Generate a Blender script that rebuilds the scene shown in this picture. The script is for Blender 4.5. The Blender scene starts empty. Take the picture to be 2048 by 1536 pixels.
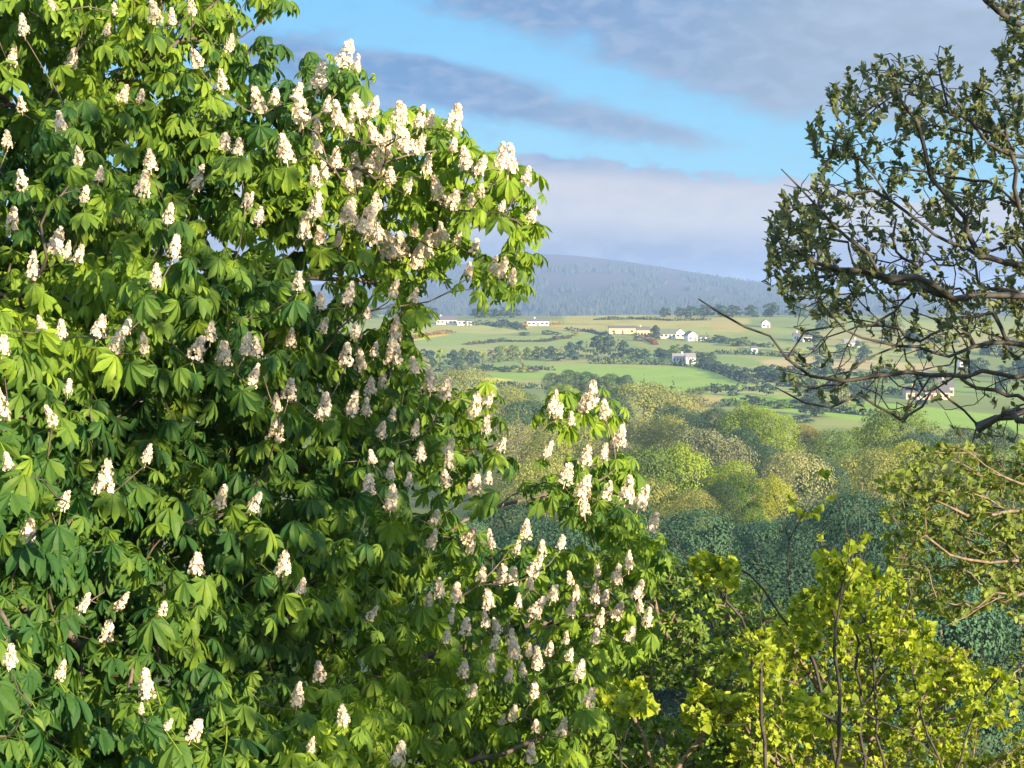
import bpy, math, random
import numpy as np
from mathutils import Vector, Matrix

R = math.radians
scene = bpy.context.scene
COL = scene.collection

# ------------------------------------------------------------------ camera
F, CX, CY, HZ = 3822.0, 1024.0, 768.0, 600.0        # focal length and horizon in photo pixels
PITCH = math.atan((CY - HZ) / F)
cd = bpy.data.cameras.new('camera')
cam = bpy.data.objects.new('camera', cd)
COL.objects.link(cam)
cd.sensor_width = 36.0
cd.lens = F / 2048 * 36.0
cd.clip_start, cd.clip_end = 0.1, 40000
cam.location = (0, 0, 0)
cam.rotation_euler = (math.pi / 2 - PITCH, 0, 0)
scene.camera = cam

# ------------------------------------------------------------------ render, exposure
scene.render.engine = 'CYCLES'
cy = scene.cycles
cy.use_denoising = True
cy.max_bounces, cy.diffuse_bounces, cy.glossy_bounces = 8, 4, 2
cy.transmission_bounces, cy.transparent_max_bounces, cy.volume_bounces = 4, 4, 1
cy.sample_clamp_indirect = 4.0
vs = scene.view_settings
vs.view_transform = 'Standard'
vs.look = 'None'
vs.exposure = 1.55
vs.gamma = 1.0

# ------------------------------------------------------------------ sun
SUN_EL, SUN_AZ = 12.0, 138.0                        # azimuth clockwise from the view direction
sl = bpy.data.lights.new('sun', 'SUN')
sl.energy = 5.0
sl.angle = R(0.5)
sl.color = (1.0, 0.80, 0.54)
sun = bpy.data.objects.new('sun', sl)
COL.objects.link(sun)
SUNDIR = Vector((math.sin(R(SUN_AZ)) * math.cos(R(SUN_EL)), math.cos(R(SUN_AZ)) * math.cos(R(SUN_EL)), math.sin(R(SUN_EL))))
sun.rotation_euler = SUNDIR.to_track_quat('Z', 'Y').to_euler()

# ------------------------------------------------------------------ world: sky with clouds
world = bpy.data.worlds.new("World")
scene.world = world
world.use_nodes = True
wt = world.node_tree
wt.nodes.clear()
def wn(t, **kw):
    n = wt.nodes.new(t)
    for k, v in kw.items(): setattr(n, k, v)
    return n
def wl(a, b): wt.links.new(a, b)
def wmath(op, a, b=None, c=None, clamp=False):
    n = wn('ShaderNodeMath', operation=op, use_clamp=clamp)
    for i, v in enumerate((a, b, c)):
        if v is None: continue
        if isinstance(v, (int, float)): n.inputs[i].default_value = v
        else: wl(v, n.inputs[i])
    return n.outputs[0]
def wmix(f, a, b):
    n = wn('ShaderNodeMix', data_type='RGBA')
    for i, v in ((0, f), (6, a), (7, b)):
        if isinstance(v, tuple): n.inputs[i].default_value = (*v, 1)
        elif isinstance(v, (int, float)): n.inputs[i].default_value = v
        else: wl(v, n.inputs[i])
    return n.outputs[2]
def wsmooth(x, lo, hi):
    n = wn('ShaderNodeMapRange', interpolation_type='SMOOTHSTEP')
    wl(x, n.inputs[0]); n.inputs[1].default_value = lo; n.inputs[2].default_value = hi
    return n.outputs[0]
sky = wn('ShaderNodeTexSky', sky_type='NISHITA', sun_disc=False)
sky.sun_elevation, sky.sun_rotation = R(SUN_EL), R(SUN_AZ)
sky.air_density, sky.dust_density, sky.ozone_density = 1.0, 0.3, 4.0
tc = wn('ShaderNodeTexCoord')
sx = wn('ShaderNodeSeparateXYZ'); wl(tc.outputs['Generated'], sx.inputs[0])
az = wmath('ARCTAN2', sx.outputs[0], sx.outputs[1])
el = wmath('ARCSINE', sx.outputs[2])
# working units: hundreds of photo pixels right of the view axis / above the horizon
U, V = wmath('MULTIPLY', az, F / 100), wmath('MULTIPLY', el, F / 100)
uv = wn('ShaderNodeCombineXYZ'); wl(U, uv.inputs[0]); wl(V, uv.inputs[1])
def wnoise(sxy, scale, detail, off=0.0, dist=0.0):
    mp = wn('ShaderNodeMapping'); wl(uv.outputs[0], mp.inputs[0])
    mp.inputs['Scale'].default_value = (sxy[0], sxy[1], 1); mp.inputs['Location'].default_value = (off, off * .7, off)
    n = wn('ShaderNodeTexNoise'); n.inputs['Scale'].default_value = scale; n.inputs['Detail'].default_value = detail
    n.inputs['Distortion'].default_value = dist
    wl(mp.outputs[0], n.inputs['Vector'])
    return n
n1 = wnoise((0.35, 0.8), 1.0, 5, 3.1, 0.4)
n2 = wnoise((0.18, 0.45), 1.0, 4, 9.7, 0.2)
n3 = wnoise((0.9, 1.4), 1.0, 4, 21.0)
# warped coordinates give the soft masks ragged edges
wp = wn('ShaderNodeVectorMath', operation='MULTIPLY_ADD')
wl(n1.outputs['Color'], wp.inputs[0]); wp.inputs[1].default_value = (1.3, 0.6, 0); 
wo = wn('ShaderNodeVectorMath', operation='SUBTRACT'); wl(uv.outputs[0], wo.inputs[0]); wo.inputs[1].default_value = (0.65, 0.3, 0)
wl(wo.outputs[0], wp.inputs[2])
def blob(px, py, rx, ry, rot=0.0):
    mp = wn('ShaderNodeMapping', vector_type='TEXTURE'); wl(wp.outputs[0], mp.inputs[0])
    mp.inputs['Location'].default_value = ((px - CX) / 100, (HZ - py) / 100, 0)
    mp.inputs['Rotation'].default_value = (0, 0, R(rot))
    mp.inputs['Scale'].default_value = (rx / 100, ry / 100, 1)
    g = wn('ShaderNodeTexGradient', gradient_type='SPHERICAL'); wl(mp.outputs[0], g.inputs[0])
    return g.outputs['Fac']
def wsum(xs):
    o = xs[0]
    for x in xs[1:]: o = wmath('ADD', o, x)
    return o
CLEAR_LO, CLEAR_HI = (0.68, 1.95, 2.95), (0.50, 1.70, 2.90)
clear = wmix(wsmooth(V, 2.0, 7.0), CLEAR_LO, CLEAR_HI)
low = wsmooth(V, 14.0, 6.0)                          # the clear band near the horizon; Nishita above it
clear = wmix(wmath('MULTIPLY', low, 0.8), sky.outputs[0], clear)
# high grey cloud
cover = wsum([wmath('MULTIPLY', blob(1960, 40, 760, 300, -3), 2.0), wmath('MULTIPLY', blob(1330, 30, 560, 130, -8), 1.5),
              wmath('MULTIPLY', blob(1560, 150, 420, 110, -6), 1.3), wmath('MULTIPLY', blob(1000, -20, 300, 80, -6), 1.0),
              wmath('MULTIPLY', blob(640, 140, 330, 85, -10), 1.35), wmath('MULTIPLY', blob(1060, 212, 400, 62, -13), 1.5),
              wmath('MULTIPLY', blob(860, 170, 260, 60, -12), 0.9), wmath('MULTIPLY', blob(700, 240, 300, 60, -6), 0.7), wmath('MULTIPLY', blob(1320, 262, 220, 34, -8), 0.5)])
cover = wmath('ADD', cover, wmath('MULTIPLY', wmath('SUBTRACT', n3.outputs['Fac'], 0.5), 0.9))
n4 = wnoise((1.6, 3.4), 1.0, 5, 33.0, 0.3)
cover = wmath('ADD', cover, wmath('MULTIPLY', wmath('SUBTRACT', n4.outputs['Fac'], 0.5), 1.1))
cmask = wsmooth(cover, 0.0, 1.0)
dome = wsmooth(wmath('ADD', wmath('MULTIPLY', n2.outputs['Fac'], 6.0), V), 8.5, 14.0)   # broken cloud added over the unseen dome, bright to lift the ambient light
cmask = wmath('MAXIMUM', cmask, wmath('MULTIPLY', dome, 0.8))
GREY_D, GREY_L = (0.55, 1.10, 2.05), (1.30, 1.58, 2.02)
grey = wmix(wsmooth(wmath('ADD', wmath('MULTIPLY', U, 0.12), wmath('MULTIPLY', n2.outputs['Fac'], 1.2)), 0.2, 1.7), GREY_D, GREY_L)
grey = wmix(wmath('MULTIPLY', wsmooth(n4.outputs['Fac'], .38, .7), .55), grey, (1.5, 1.85, 2.5))
grey = wmix(dome, grey, (3.5, 4.3, 5.5))  # unseen overhead cloud, brightened to lift the shade
c1 = wmix(wmath('MULTIPLY', cmask, 0.93), clear, grey)
# low cloud bank resting over the hill
edge = wmath('SUBTRACT', 2.85, wmath('MULTIPLY', wmath('ABSOLUTE', wmath('SUBTRACT', U, 0.6)), 0.105))
edge = wmath('ADD', edge, wmath('MULTIPLY', wmath('SUBTRACT', n1.outputs['Fac'], 0.5), 0.7))
edge = wmath('ADD', edge, wmath('MULTIPLY', wmath('SUBTRACT', n4.outputs['Fac'], 0.5), 0.6))
bank = wsmooth(wmath('SUBTRACT', edge, V), -0.05, 0.10)
BANK_T, BANK_M, BANK_B = (0.95, 1.36, 2.10), (2.45, 2.38, 2.45), (0.86, 1.02, 1.48)
vv = wmath('ADD', V, wmath('MULTIPLY', wmath('SUBTRACT', n2.outputs['Fac'], 0.5), 1.1))
bc = wmix(wsmooth(vv, 0.7, 1.55), BANK_B, BANK_M)
bc = wmix(wsmooth(vv, 2.1, 2.8), bc, BANK_T)
bc = wmix(wmath('MULTIPLY', wsmooth(n4.outputs['Fac'], .42, .7), .5), bc, (2.0, 2.05, 2.35))
col = wmix(wmath('MULTIPLY', bank, 0.97), c1, bc)
bg = wn('ShaderNodeBackground'); bg.inputs[1].default_value = 0.1
wl(col, bg.inputs[0])
wout = wn('ShaderNodeOutputWorld'); wl(bg.outputs[0], wout.inputs[0])

# ------------------------------------------------------------------ helpers
rng = np.random.default_rng(11)
def ray(px, py):
    x, v = (px - CX) / F, (CY - py) / F
    cp, sp = math.cos(PITCH), math.sin(PITCH)
    return np.array((x, cp + v * sp, v * cp - sp))
def at(px, py, d):
    """the point at forward distance d seen in the photo at px, py"""
    r = ray(px, py)
    return r * (d / r[1])
def at_many(px, py, d):
    cp, sp = math.cos(PITCH), math.sin(PITCH)
    x, v = (np.asarray(px) - CX) / F, (CY - np.asarray(py)) / F
    r = np.stack([x, cp + v * sp, v * cp - sp], 1)
    return r * (np.asarray(d) / r[:, 1])[:, None]
def project(P):
    cp, sp = math.cos(PITCH), math.sin(PITCH)
    depth = P[:, 1] * cp - P[:, 2] * sp
    up = P[:, 1] * sp + P[:, 2] * cp
    depth = np.where(depth < 0.1, 0.1, depth)
    return CX + F * P[:, 0] / depth, CY - F * up / depth
def in_poly(px, py, poly):
    px, py = np.asarray(px, float), np.asarray(py, float)
    inside = np.zeros(px.shape, bool)
    n = len(poly)
    for i in range(n):
        x1, y1 = poly[i]; x2, y2 = poly[(i + 1) % n]
        c = ((y1 > py) != (y2 > py)) & (px < (x2 - x1) * (py - y1) / ((y2 - y1) if y2 != y1 else 1e-9) + x1)
        inside ^= c
    return inside
def unit(a):
    return a / np.maximum(np.linalg.norm(a, axis=-1, keepdims=True), 1e-9)

# smooth value noise in numpy, for shapes
_G = np.random.default_rng(5).random((64, 64))
def vnoise(x, y):
    x, y = np.asarray(x, float), np.asarray(y, float)
    xi, yi = np.floor(x).astype(int), np.floor(y).astype(int)
    fx, fy = x - xi, y - yi
    fx, fy = fx * fx * (3 - 2 * fx), fy * fy * (3 - 2 * fy)
    g = lambda i, j: _G[i % 64, j % 64]
    return (g(xi, yi) * (1 - fx) + g(xi + 1, yi) * fx) * (1 - fy) + (g(xi, yi + 1) * (1 - fx) + g(xi + 1, yi + 1) * fx) * fy - 0.5

# ------------------------------------------------------------------ mesh and object builders
def mesh_np(name, verts, faces, mat=None, tint=None, color=None, smooth=False):
    """faces: (M,k) array, or a list of such arrays"""
    me = bpy.data.meshes.new(name)
    fl = faces if isinstance(faces, list) else [faces]
    fl = [np.asarray(f, np.int32) for f in fl if len(f)]
    verts = np.asarray(verts, np.float32)
    me.vertices.add(len(verts)); me.vertices.foreach_set('co', verts.ravel())
    loops = np.concatenate([f.ravel() for f in fl])
    sizes = np.concatenate([np.full(len(f), f.shape[1], np.int32) for f in fl])
    starts = np.concatenate([[0], np.cumsum(sizes)[:-1]]).astype(np.int32)
    me.loops.add(len(loops)); me.loops.foreach_set('vertex_index', loops)
    me.polygons.add(len(sizes)); me.polygons.foreach_set('loop_start', starts); me.polygons.foreach_set('loop_total', sizes)
    me.polygons.foreach_set('use_smooth', np.full(len(sizes), bool(smooth)))
    me.update(calc_edges=True)
    if tint is not None:
        a = me.attributes.new('tint', 'FLOAT', 'POINT'); a.data.foreach_set('value', np.asarray(tint, np.float32))
    if color is not None:
        a = me.attributes.new('albedo', 'FLOAT_COLOR', 'POINT')
        c = np.concatenate([color, np.ones((len(color), 1))], 1).astype(np.float32)
        a.data.foreach_set('color', c.ravel())
    if mat: me.materials.append(mat)
    return me
def link(name, me, parent=None):
    o = bpy.data.objects.new(name, me)
    COL.objects.link(o)
    if parent: o.parent = parent
    return o
def part(name, verts, faces, mat, parent, **kw):
    """a child mesh given in world coordinates"""
    off = np.array(parent.location)
    return link(name, mesh_np(name, np.asarray(verts) - off, faces, mat, **kw), parent)
def tag(o, label=None, cat=None, group=None, kind=None):
    if label: o['label'] = label
    if cat: o['category'] = cat
    if group: o['group'] = group
    if kind: o['kind'] = kind
    return o
def thing(name, label, cat, loc=(0, 0, 0), group=None):
    o = bpy.data.objects.new(name, None)
    o.empty_display_size = 0.5
    COL.objects.link(o)
    o.location = tuple(float(v) for v in loc)
    return tag(o, label, cat, group)
def copy_tree(o, parent=None):
    c = o.copy(); COL.objects.link(c)
    if parent: c.parent = parent
    for ch in list(o.children): copy_tree(ch, c)
    return c

# ------------------------------------------------------------------ materials
def new_mat(name):
    m = bpy.data.materials.new(name); m.use_nodes = True
    nt = m.node_tree; nt.nodes.clear()
    out = nt.nodes.new('ShaderNodeOutputMaterial')
    return m, nt, out
def node(nt, t, **kw):
    n = nt.nodes.new(t)
    for k, v in kw.items(): setattr(n, k, v)
    return n
def setin(nt, n, key, v):
    s = n.inputs[key]
    if hasattr(v, 'node'): nt.links.new(v, s)
    elif isinstance(v, tuple) and len(v) == 3 and s.type == 'RGBA': s.default_value = (*v, 1)
    else: s.default_value = v
def mixc(nt, f, a, b, mode='MIX'):
    n = node(nt, 'ShaderNodeMix', data_type='RGBA', blend_type=mode)
    setin(nt, n, 0, f); setin(nt, n, 6, a); setin(nt, n, 7, b)
    return n.outputs[2]
def noise(nt, scale, detail=3, vec=None, out='Fac'):
    n = node(nt, 'ShaderNodeTexNoise'); n.inputs['Scale'].default_value = scale; n.inputs['Detail'].default_value = detail
    if vec is None:
        tc = node(nt, 'ShaderNodeTexCoord'); vec = tc.outputs['Object']
    nt.links.new(vec, n.inputs['Vector'])
    return n.outputs[out]
def maprange(nt, x, a, b, c=0.0, d=1.0):
    n = node(nt, 'ShaderNodeMapRange'); setin(nt, n, 0, x)
    for i, v in enumerate((a, b, c, d)): n.inputs[i + 1].default_value = v
    return n.outputs[0]
def leaf_mat(name, dark, light, transl=0.35, rough=0.5, use_object_color=False, spec=0.3, tcol=None, mottle=0):
    m, nt, out = new_mat(name)
    at_ = node(nt, 'ShaderNodeAttribute', attribute_name='tint')
    c = mixc(nt, at_.outputs['Fac'], dark, light)
    if mottle:
        c = mixc(nt, maprange(nt, noise(nt, mottle, 4), .5, .78, 0, .55), c, mixc(nt, 1.0, c, (1.7, 1.25, .7), 'MULTIPLY'))
        c = mixc(nt, maprange(nt, noise(nt, mottle * 5, 3), .55, .8, 0, .5), c, mixc(nt, 1.0, c, (.6, .62, .7), 'MULTIPLY'))
    if use_object_color:
        oi = node(nt, 'ShaderNodeObjectInfo')
        c = mixc(nt, 1.0, c, oi.outputs['Color'], 'MULTIPLY')
    p = node(nt, 'ShaderNodeBsdfPrincipled'); setin(nt, p, 'Base Color', c); p.inputs['Roughness'].default_value = rough
    p.inputs['Specular IOR Level'].default_value = spec
    t = node(nt, 'ShaderNodeBsdfTranslucent')
    tc_ = mixc(nt, 1.0, c, tcol or (1.5, 1.35, 0.5), 'MULTIPLY'); setin(nt, t, 'Color', tc_)
    mx = node(nt, 'ShaderNodeMixShader'); mx.inputs[0].default_value = transl
    nt.links.new(p.outputs[0], mx.inputs[1]); nt.links.new(t.outputs[0], mx.inputs[2]); nt.links.new(mx.outputs[0], out.inputs[0])
    return m
def bark_mat(name, a, b, scale=14):
    m, nt, out = new_mat(name)
    n_ = noise(nt, scale, 5)
    p = node(nt, 'ShaderNodeBsdfPrincipled'); setin(nt, p, 'Base Color', mixc(nt, maprange(nt, n_, .35, .65), a, b)); p.inputs['Roughness'].default_value = 0.85
    bp = node(nt, 'ShaderNodeBump'); bp.inputs['Strength'].default_value = 0.5; bp.inputs['Distance'].default_value = 0.02
    nt.links.new(n_, bp.inputs['Height']); nt.links.new(bp.outputs[0], p.inputs['Normal'])
    nt.links.new(p.outputs[0], out.inputs[0])
    return m
def flat_mat(name, a, b=None, scale=3.0, rough=0.8):
    m, nt, out = new_mat(name)
    p = node(nt, 'ShaderNodeBsdfPrincipled'); p.inputs['Roughness'].default_value = rough
    setin(nt, p, 'Base Color', mixc(nt, noise(nt, scale, 4), a, b or tuple(x * .8 for x in a)))
    nt.links.new(p.outputs[0], out.inputs[0])
    return m

# ------------------------------------------------------------------ leaves, twigs, trees
LEAFLET = dict(t=np.array([0, .28, .55, .76, 1.0]), w=np.array([.03, .09, .165, .17, .015]))     # obovate, widest near the tip
OVAL = dict(t=np.array([0, .35, .7, 1.0]), w=np.array([.03, .26, .24, .02]))
BROAD = dict(t=np.array([0, .25, .6, 1.0]), w=np.array([.08, .46, .40, .04]))
def leaflets(O, A, N, L, shape, fold=0.25, droop=0.25, tint=None):
    """folded, drooping blades: origin O, axis A, face normal N, length L -> verts, faces, tint"""
    A, n = unit(A), len(O)
    C = unit(np.cross(A, N)); N = np.cross(C, A)
    t, w = shape['t'], shape['w']
    s = len(t)
    V = np.empty((n, s, 3, 3))
    L = np.broadcast_to(np.asarray(L, float), (n,))
    dr = np.broadcast_to(np.asarray(droop, float), (n,))
    for k in range(s):
        base = O + A * (L * t[k])[:, None] - N * (L * dr * t[k] ** 2)[:, None]
        side = C * (L * w[k])[:, None]
        lift = N * (L * w[k] * fold)[:, None]
        V[:, k, 0], V[:, k, 1], V[:, k, 2] = base - side + lift, base, base + side + lift
    q = []
    for k in range(s - 1):
        for j in range(2):
            q.append((k * 3 + j, k * 3 + j + 1, k * 3 + j + 4, k * 3 + j + 3))
    q = np.array(q)
    Fc = (np.arange(n)[:, None, None] * (s * 3) + q[None]).reshape(-1, 4)
    T = np.repeat(np.zeros(n) if tint is None else tint, s * 3)
    return V.reshape(-1, 3), Fc, T
def join(parts):
    vs_, fs_, ts_, o = [], [], [], 0
    for v, f, t in parts:
        vs_.append(v); fs_.append(np.asarray(f) + o); ts_.append(t); o += len(v)
    return np.concatenate(vs_), np.concatenate(fs_), np.concatenate(ts_)
def basis(A):
    A = unit(A)
    ref = np.where(np.abs(A[:, 2:3]) < 0.9, np.array([[0, 0, 1.0]]), np.array([[1.0, 0, 0]]))
    X = unit(np.cross(ref, A)); Y = np.cross(A, X)
    return A, X, Y

def grow(polys, att, step=0.35, alpha=0.12, bow=0.35, jit=0.06, r=None):
    """skeleton: hand-laid limbs, then every attractor joins the nearest good node.
    Returns pos, parent, limb index, tip node per attractor."""
    r = r or np.random.default_rng(3)
    cap = 2000 + sum(len(p) for p in polys) * 80 + len(att) * 60
    pos, par, pl, lab, dr = np.zeros((cap, 3)), np.full(cap, -1), np.zeros(cap), np.zeros(cap, int), np.zeros((cap, 3))
    n = 0
    for k, P in enumerate(polys):
        P = np.asarray(P, float)
        prev = -1
        if k: prev = int(np.argmin(np.linalg.norm(pos[:n] - P[0], axis=1)))
        pts = []
        for i in range(len(P) - 1):
            m = max(1, int(np.linalg.norm(P[i + 1] - P[i]) / step))
            for j in range(m): pts.append(P[i] + (P[i + 1] - P[i]) * j / m + (r.normal(0, jit * step, 3) if j else 0))
        pts.append(P[-1])
        if k: pts = pts[1:] if np.linalg.norm(pts[0] - pos[prev]) < step else pts
        for q in pts:
            pos[n] = q; par[n] = prev; lab[n] = k
            pl[n] = 0 if prev < 0 else pl[prev] + np.linalg.norm(q - pos[prev])
            dr[n] = (0, 0, 1) if prev < 0 else unit(q - pos[prev])
            prev = n; n += 1
    n0 = n; grow.n0 = n
    d0 = np.array([np.min(np.linalg.norm(pos[:n0] - a, axis=1)) for a in att]) if len(att) else np.zeros(0)
    tips = np.zeros(len(att), int)
    for ai in np.argsort(d0):
        a = att[ai]
        v = a - pos[:n]; dist = np.linalg.norm(v, axis=1)
        cosv = np.einsum('ij,ij->i', v, dr[:n]) / np.maximum(dist, 1e-6)
        i = int(np.argmin(dist * (1.25 - 0.35 * cosv) + alpha * pl[:n]))
        L = dist[i]
        m = max(1, int(math.ceil(L / step)))
        p0 = pos[i].copy(); c = p0 + dr[i] * L * bow
        prev = i
        for j in range(1, m + 1):
            t = j / m
            q = p0 * (1 - t) ** 2 + c * 2 * t * (1 - t) + a * t * t
            if j < m: q = q + r.normal(0, jit * step, 3)
            pos[n] = q; par[n] = prev; lab[n] = lab[i]
            sg = np.linalg.norm(q - pos[prev])
            pl[n] = pl[prev] + sg; dr[n] = (q - pos[prev]) / max(sg, 1e-6)
            prev = n; n += 1
        tips[ai] = prev
    return pos[:n], par[:n], lab[:n], tips, dr[:n]
def radii(pos, par, rtip, e=2.3, rmin=None):
    n = len(pos); acc = np.zeros(n); has = np.zeros(n, bool)
    rad = np.zeros(n)
    for i in range(n - 1, -1, -1):
        rad[i] = rtip if not has[i] else acc[i] ** (1 / e)
        if rmin is not None: rad[i] = max(rad[i], rmin[i])
        p = par[i]
        if p >= 0: acc[p] += rad[i] ** e; has[p] = True
    return rad
def tubes(pos, par, rad, keep=None):
    """tapered tubes along the skeleton, one per unbranched chain"""
    n = len(pos)
    kids = [[] for _ in range(n)]
    for i in range(n):
        if par[i] >= 0: kids[par[i]].append(i)
    V, Q, o = [], [], 0
    starts = [(i, -1) for i in range(n) if par[i] < 0]
    while starts:
        i, p = starts.pop()
        ch = [] if p < 0 else [p]
        rr = [] if p < 0 else [min(rad[i] * 1.15, rad[p])]
        while True:
            ch.append(i); rr.append(rad[i])
            k = kids[i]
            if not k: break
            k = sorted(k, key=lambda q: -rad[q])
            for q in k[1:]: starts.append((q, i))
            i = k[0]
        if len(ch) < 2: continue
        if keep is not None and not keep[ch[-1]]: 
            if not keep[ch[1]]: continue
        P = pos[ch]; rr = np.array(rr); rr[-1] *= 0.6
        T = np.gradient(P, axis=0); T = unit(T)
        ref = np.array([0.3, 0.2, 1.0]) if abs(T[0][2]) < .8 else np.array([1.0, 0.1, 0])
        X = unit(np.cross(T, ref)); Y = np.cross(T, X)
        s = 7 if rr[0] > .08 else (5 if rr[0] > .02 else 4 if rr[0] > .008 else 3)
        an = np.arange(s) / s * 2 * math.pi
        ring = P[:, None] + (X[:, None] * np.cos(an)[None, :, None] + Y[:, None] * np.sin(an)[None, :, None]) * rr[:, None, None]
        V.append(ring.reshape(-1, 3))
        m = len(ch)
        ii, jj = np.meshgrid(np.arange(m - 1), np.arange(s), indexing='ij')
        q = np.stack([ii * s + jj, ii * s + (jj + 1) % s, (ii + 1) * s + (jj + 1) % s, (ii + 1) * s + jj], -1).reshape(-1, 4)
        Q.append(q + o); o += m * s
    return np.concatenate(V), np.concatenate(Q)

# ------------------------------------------------------------------ the land
_PY = np.array([-400, -200, -90, -30, 0, 20, 50, 100, 150, 200, 300, 400, 500, 600, 700, 850, 1000, 1150, 1300, 1420, 1600, 2000, 2700, 4000, 14000.])
_PZ = np.array([40, 24, 8, -4, -8, -10, -15, -23, -30, -34.5, -38.5, -42, -43, -42.2, -39.8, -35.2, -29.5, -21.2, -13.6, -10.5, -16, -30, -45, -55, -60.])
def ground_z(x, y):
    x, y = np.asarray(x, float), np.asarray(y, float)
    z = np.interp(y, _PY, _PZ)
    # soften the kinks of the profile
    z = (z + np.interp(y - 25, _PY, _PZ) + np.interp(y + 25, _PY, _PZ)) / 3 if True else z
    far = np.clip((y - 250) / 500, 0, 1)
    z = z + far * (vnoise(x / 130 + 7, y / 160 + 3) * 3.4 + vnoise(x / 47 + 2, y / 60) * 1.1) * np.clip((1700 - y) / 400, 0.6, 1)
    z = z + vnoise(x / 18, y / 18 + 11) * 0.5
    return z
def gz(x, y): return float(ground_z(np.array([x]), np.array([y]))[0])
def ground_hit(px, py, lo=250.0, hi=1420.0):
    """the nearest point of the land seen at px, py"""
    d = np.arange(lo, hi, 2.0)
    r = ray(px, py); P = r[None] * (d / r[1])[:, None]
    h = P[:, 2] - ground_z(P[:, 0], P[:, 1])
    b = np.where(h < 0)[0]
    i = b[0] if len(b) else int(np.argmin(h))
    return P[i]

# fields: outlines walked on the land (given as seen from the garden), each with its own crop or sward
GRASS, PASTURE, OLIVE = (.085, .125, .035), (.10, .15, .035), (.115, .125, .045)
TAN, FALLOW, GORSE, BRIGHT = (.21, .165, .08), (.17, .14, .08), (.30, .19, .02), (.115, .185, .03)
FIELDS = [
    ([(1090, 733), (1200, 732), (1395, 735), (1440, 750), (1500, 770), (1450, 778), (1380, 783), (1260, 775), (1140, 760)], (.105, .165, .032)),
    ([(975, 745), (1050, 742), (1105, 745), (1095, 758), (1010, 762), (972, 756)], (.10, .16, .03)),
    ([(955, 754), (985, 754), (1040, 762), (1010, 768), (965, 766)], (.26, .24, .03)),
    ([(1000, 762), (1090, 758), (1090, 775), (1010, 772)], (.14, .14, .06)),
    ([(835, 655), (935, 648), (1010, 655), (1060, 662), (1000, 668), (900, 664), (830, 668)], (.15, .155, .06)),
    ([(830, 670), (905, 664), (1060, 672), (1200, 668), (1215, 680), (1100, 690), (1000, 688), (880, 690), (830, 692)], (.10, .135, .045)),
    ([(1010, 655), (1060, 652), (1180, 658), (1190, 664), (1090, 672)], (.12, .14, .05)),
    ([(1090, 648), (1200, 650), (1225, 657), (1190, 662), (1100, 658)], (.17, .145, .06)),
    ([(820, 665), (880, 664), (900, 668), (860, 676), (822, 682)], GORSE),
    ([(1035, 646), (1056, 644), (1058, 652), (1048, 657), (1038, 653)], GORSE),
    ([(1098, 642), (1118, 642), (1122, 650), (1100, 653)], GORSE),
    ([(1130, 630), (1420, 632), (1500, 636), (1500, 648), (1380, 656), (1290, 655), (1215, 650), (1130, 645)], (.165, .15, .055)),
    ([(1420, 640), (1470, 640), (1500, 665), (1425, 664)], (.165, .14, .06)),
    ([(1270, 676), (1400, 680), (1480, 690), (1490, 704), (1400, 703), (1300, 700), (1260, 690)], (.11, .13, .045)),
    ([(1440, 680), (1560, 684), (1600, 700), (1480, 708), (1430, 695)], (.12, .14, .05)),
    ([(1500, 722), (1640, 712), (1800, 725), (1900, 730), (1850, 748), (1640, 742), (1530, 738)], (.21, .17, .10)),
    ([(1240, 700), (1340, 704), (1500, 716), (1540, 730), (1440, 735), (1300, 729), (1240, 722)], (.09, .13, .04)),
    ([(1340, 800), (1400, 793), (1445, 795), (1440, 812), (1380, 822), (1340, 818)], (.20, .15, .06)),
    ([(1450, 790), (1640, 795), (1860, 815), (2048, 835), (2048, 870), (1800, 850), (1560, 822), (1450, 808)], (.11, .18, .03)),
    ([(1520, 745), (1700, 750), (1900, 758), (2048, 770), (2048, 800), (1800, 785), (1560, 770)], (.085, .125, .04)),
    ([(1640, 660), (1800, 665), (2048, 670), (2048, 700), (1800, 700), (1640, 690)], (.15, .14, .06)),
    ([(880, 705), (1090, 718), (1100, 735), (980, 742), (870, 742)], (.095, .135, .045)),
    ([(950, 830), (1050, 828), (1020, 850), (990, 880), (930, 880)], (.12, .19, .04)),
    ([(840, 780), (1000, 775), (1030, 795), (950, 815), (850, 815)], (.13, .145, .06)),
]
ys = np.concatenate([np.arange(-380, 240, 10), np.arange(240, 620, 5), np.arange(620, 1480, 2.2), np.arange(1480, 2700, 30), np.geomspace(2700, 13800, 50)])
ss = np.concatenate([np.linspace(-1.2, -.33, 24)[:-1], np.linspace(-.33, .33, 260), np.linspace(.33, 1.2, 24)[1:]])
YY, SS = np.meshgrid(ys, ss, indexing='ij')
XX = SS * (240 + np.abs(YY))
ZZ = ground_z(XX, YY)
gv = np.stack([XX, YY, ZZ], -1).reshape(-1, 3)
nx, ny = len(ss), len(ys)
ii, jj = np.meshgrid(np.arange(ny - 1), np.arange(nx - 1), indexing='ij')
gf = np.stack([ii * nx + jj, ii * nx + jj + 1, (ii + 1) * nx + jj + 1, (ii + 1) * nx + jj], -1).reshape(-1, 4)
gcol = np.tile(np.array([[.085, .11, .04]]), (len(gv), 1))
pat = vnoise(gv[:, 0] / 90, gv[:, 1] / 70)[:, None]
gcol = gcol * (1 + pat * 0.5) + np.maximum(pat, 0) * np.array([[.10, .06, .02]])
gpx, gpy = project(gv)
wx, wy = vnoise(gv[:, 0] / 25, gv[:, 1] / 25) * 8, vnoise(gv[:, 0] / 30 + 9, gv[:, 1] / 30) * 2
front = (gv[:, 1] > 450) & (gv[:, 1] < 1440)
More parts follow.
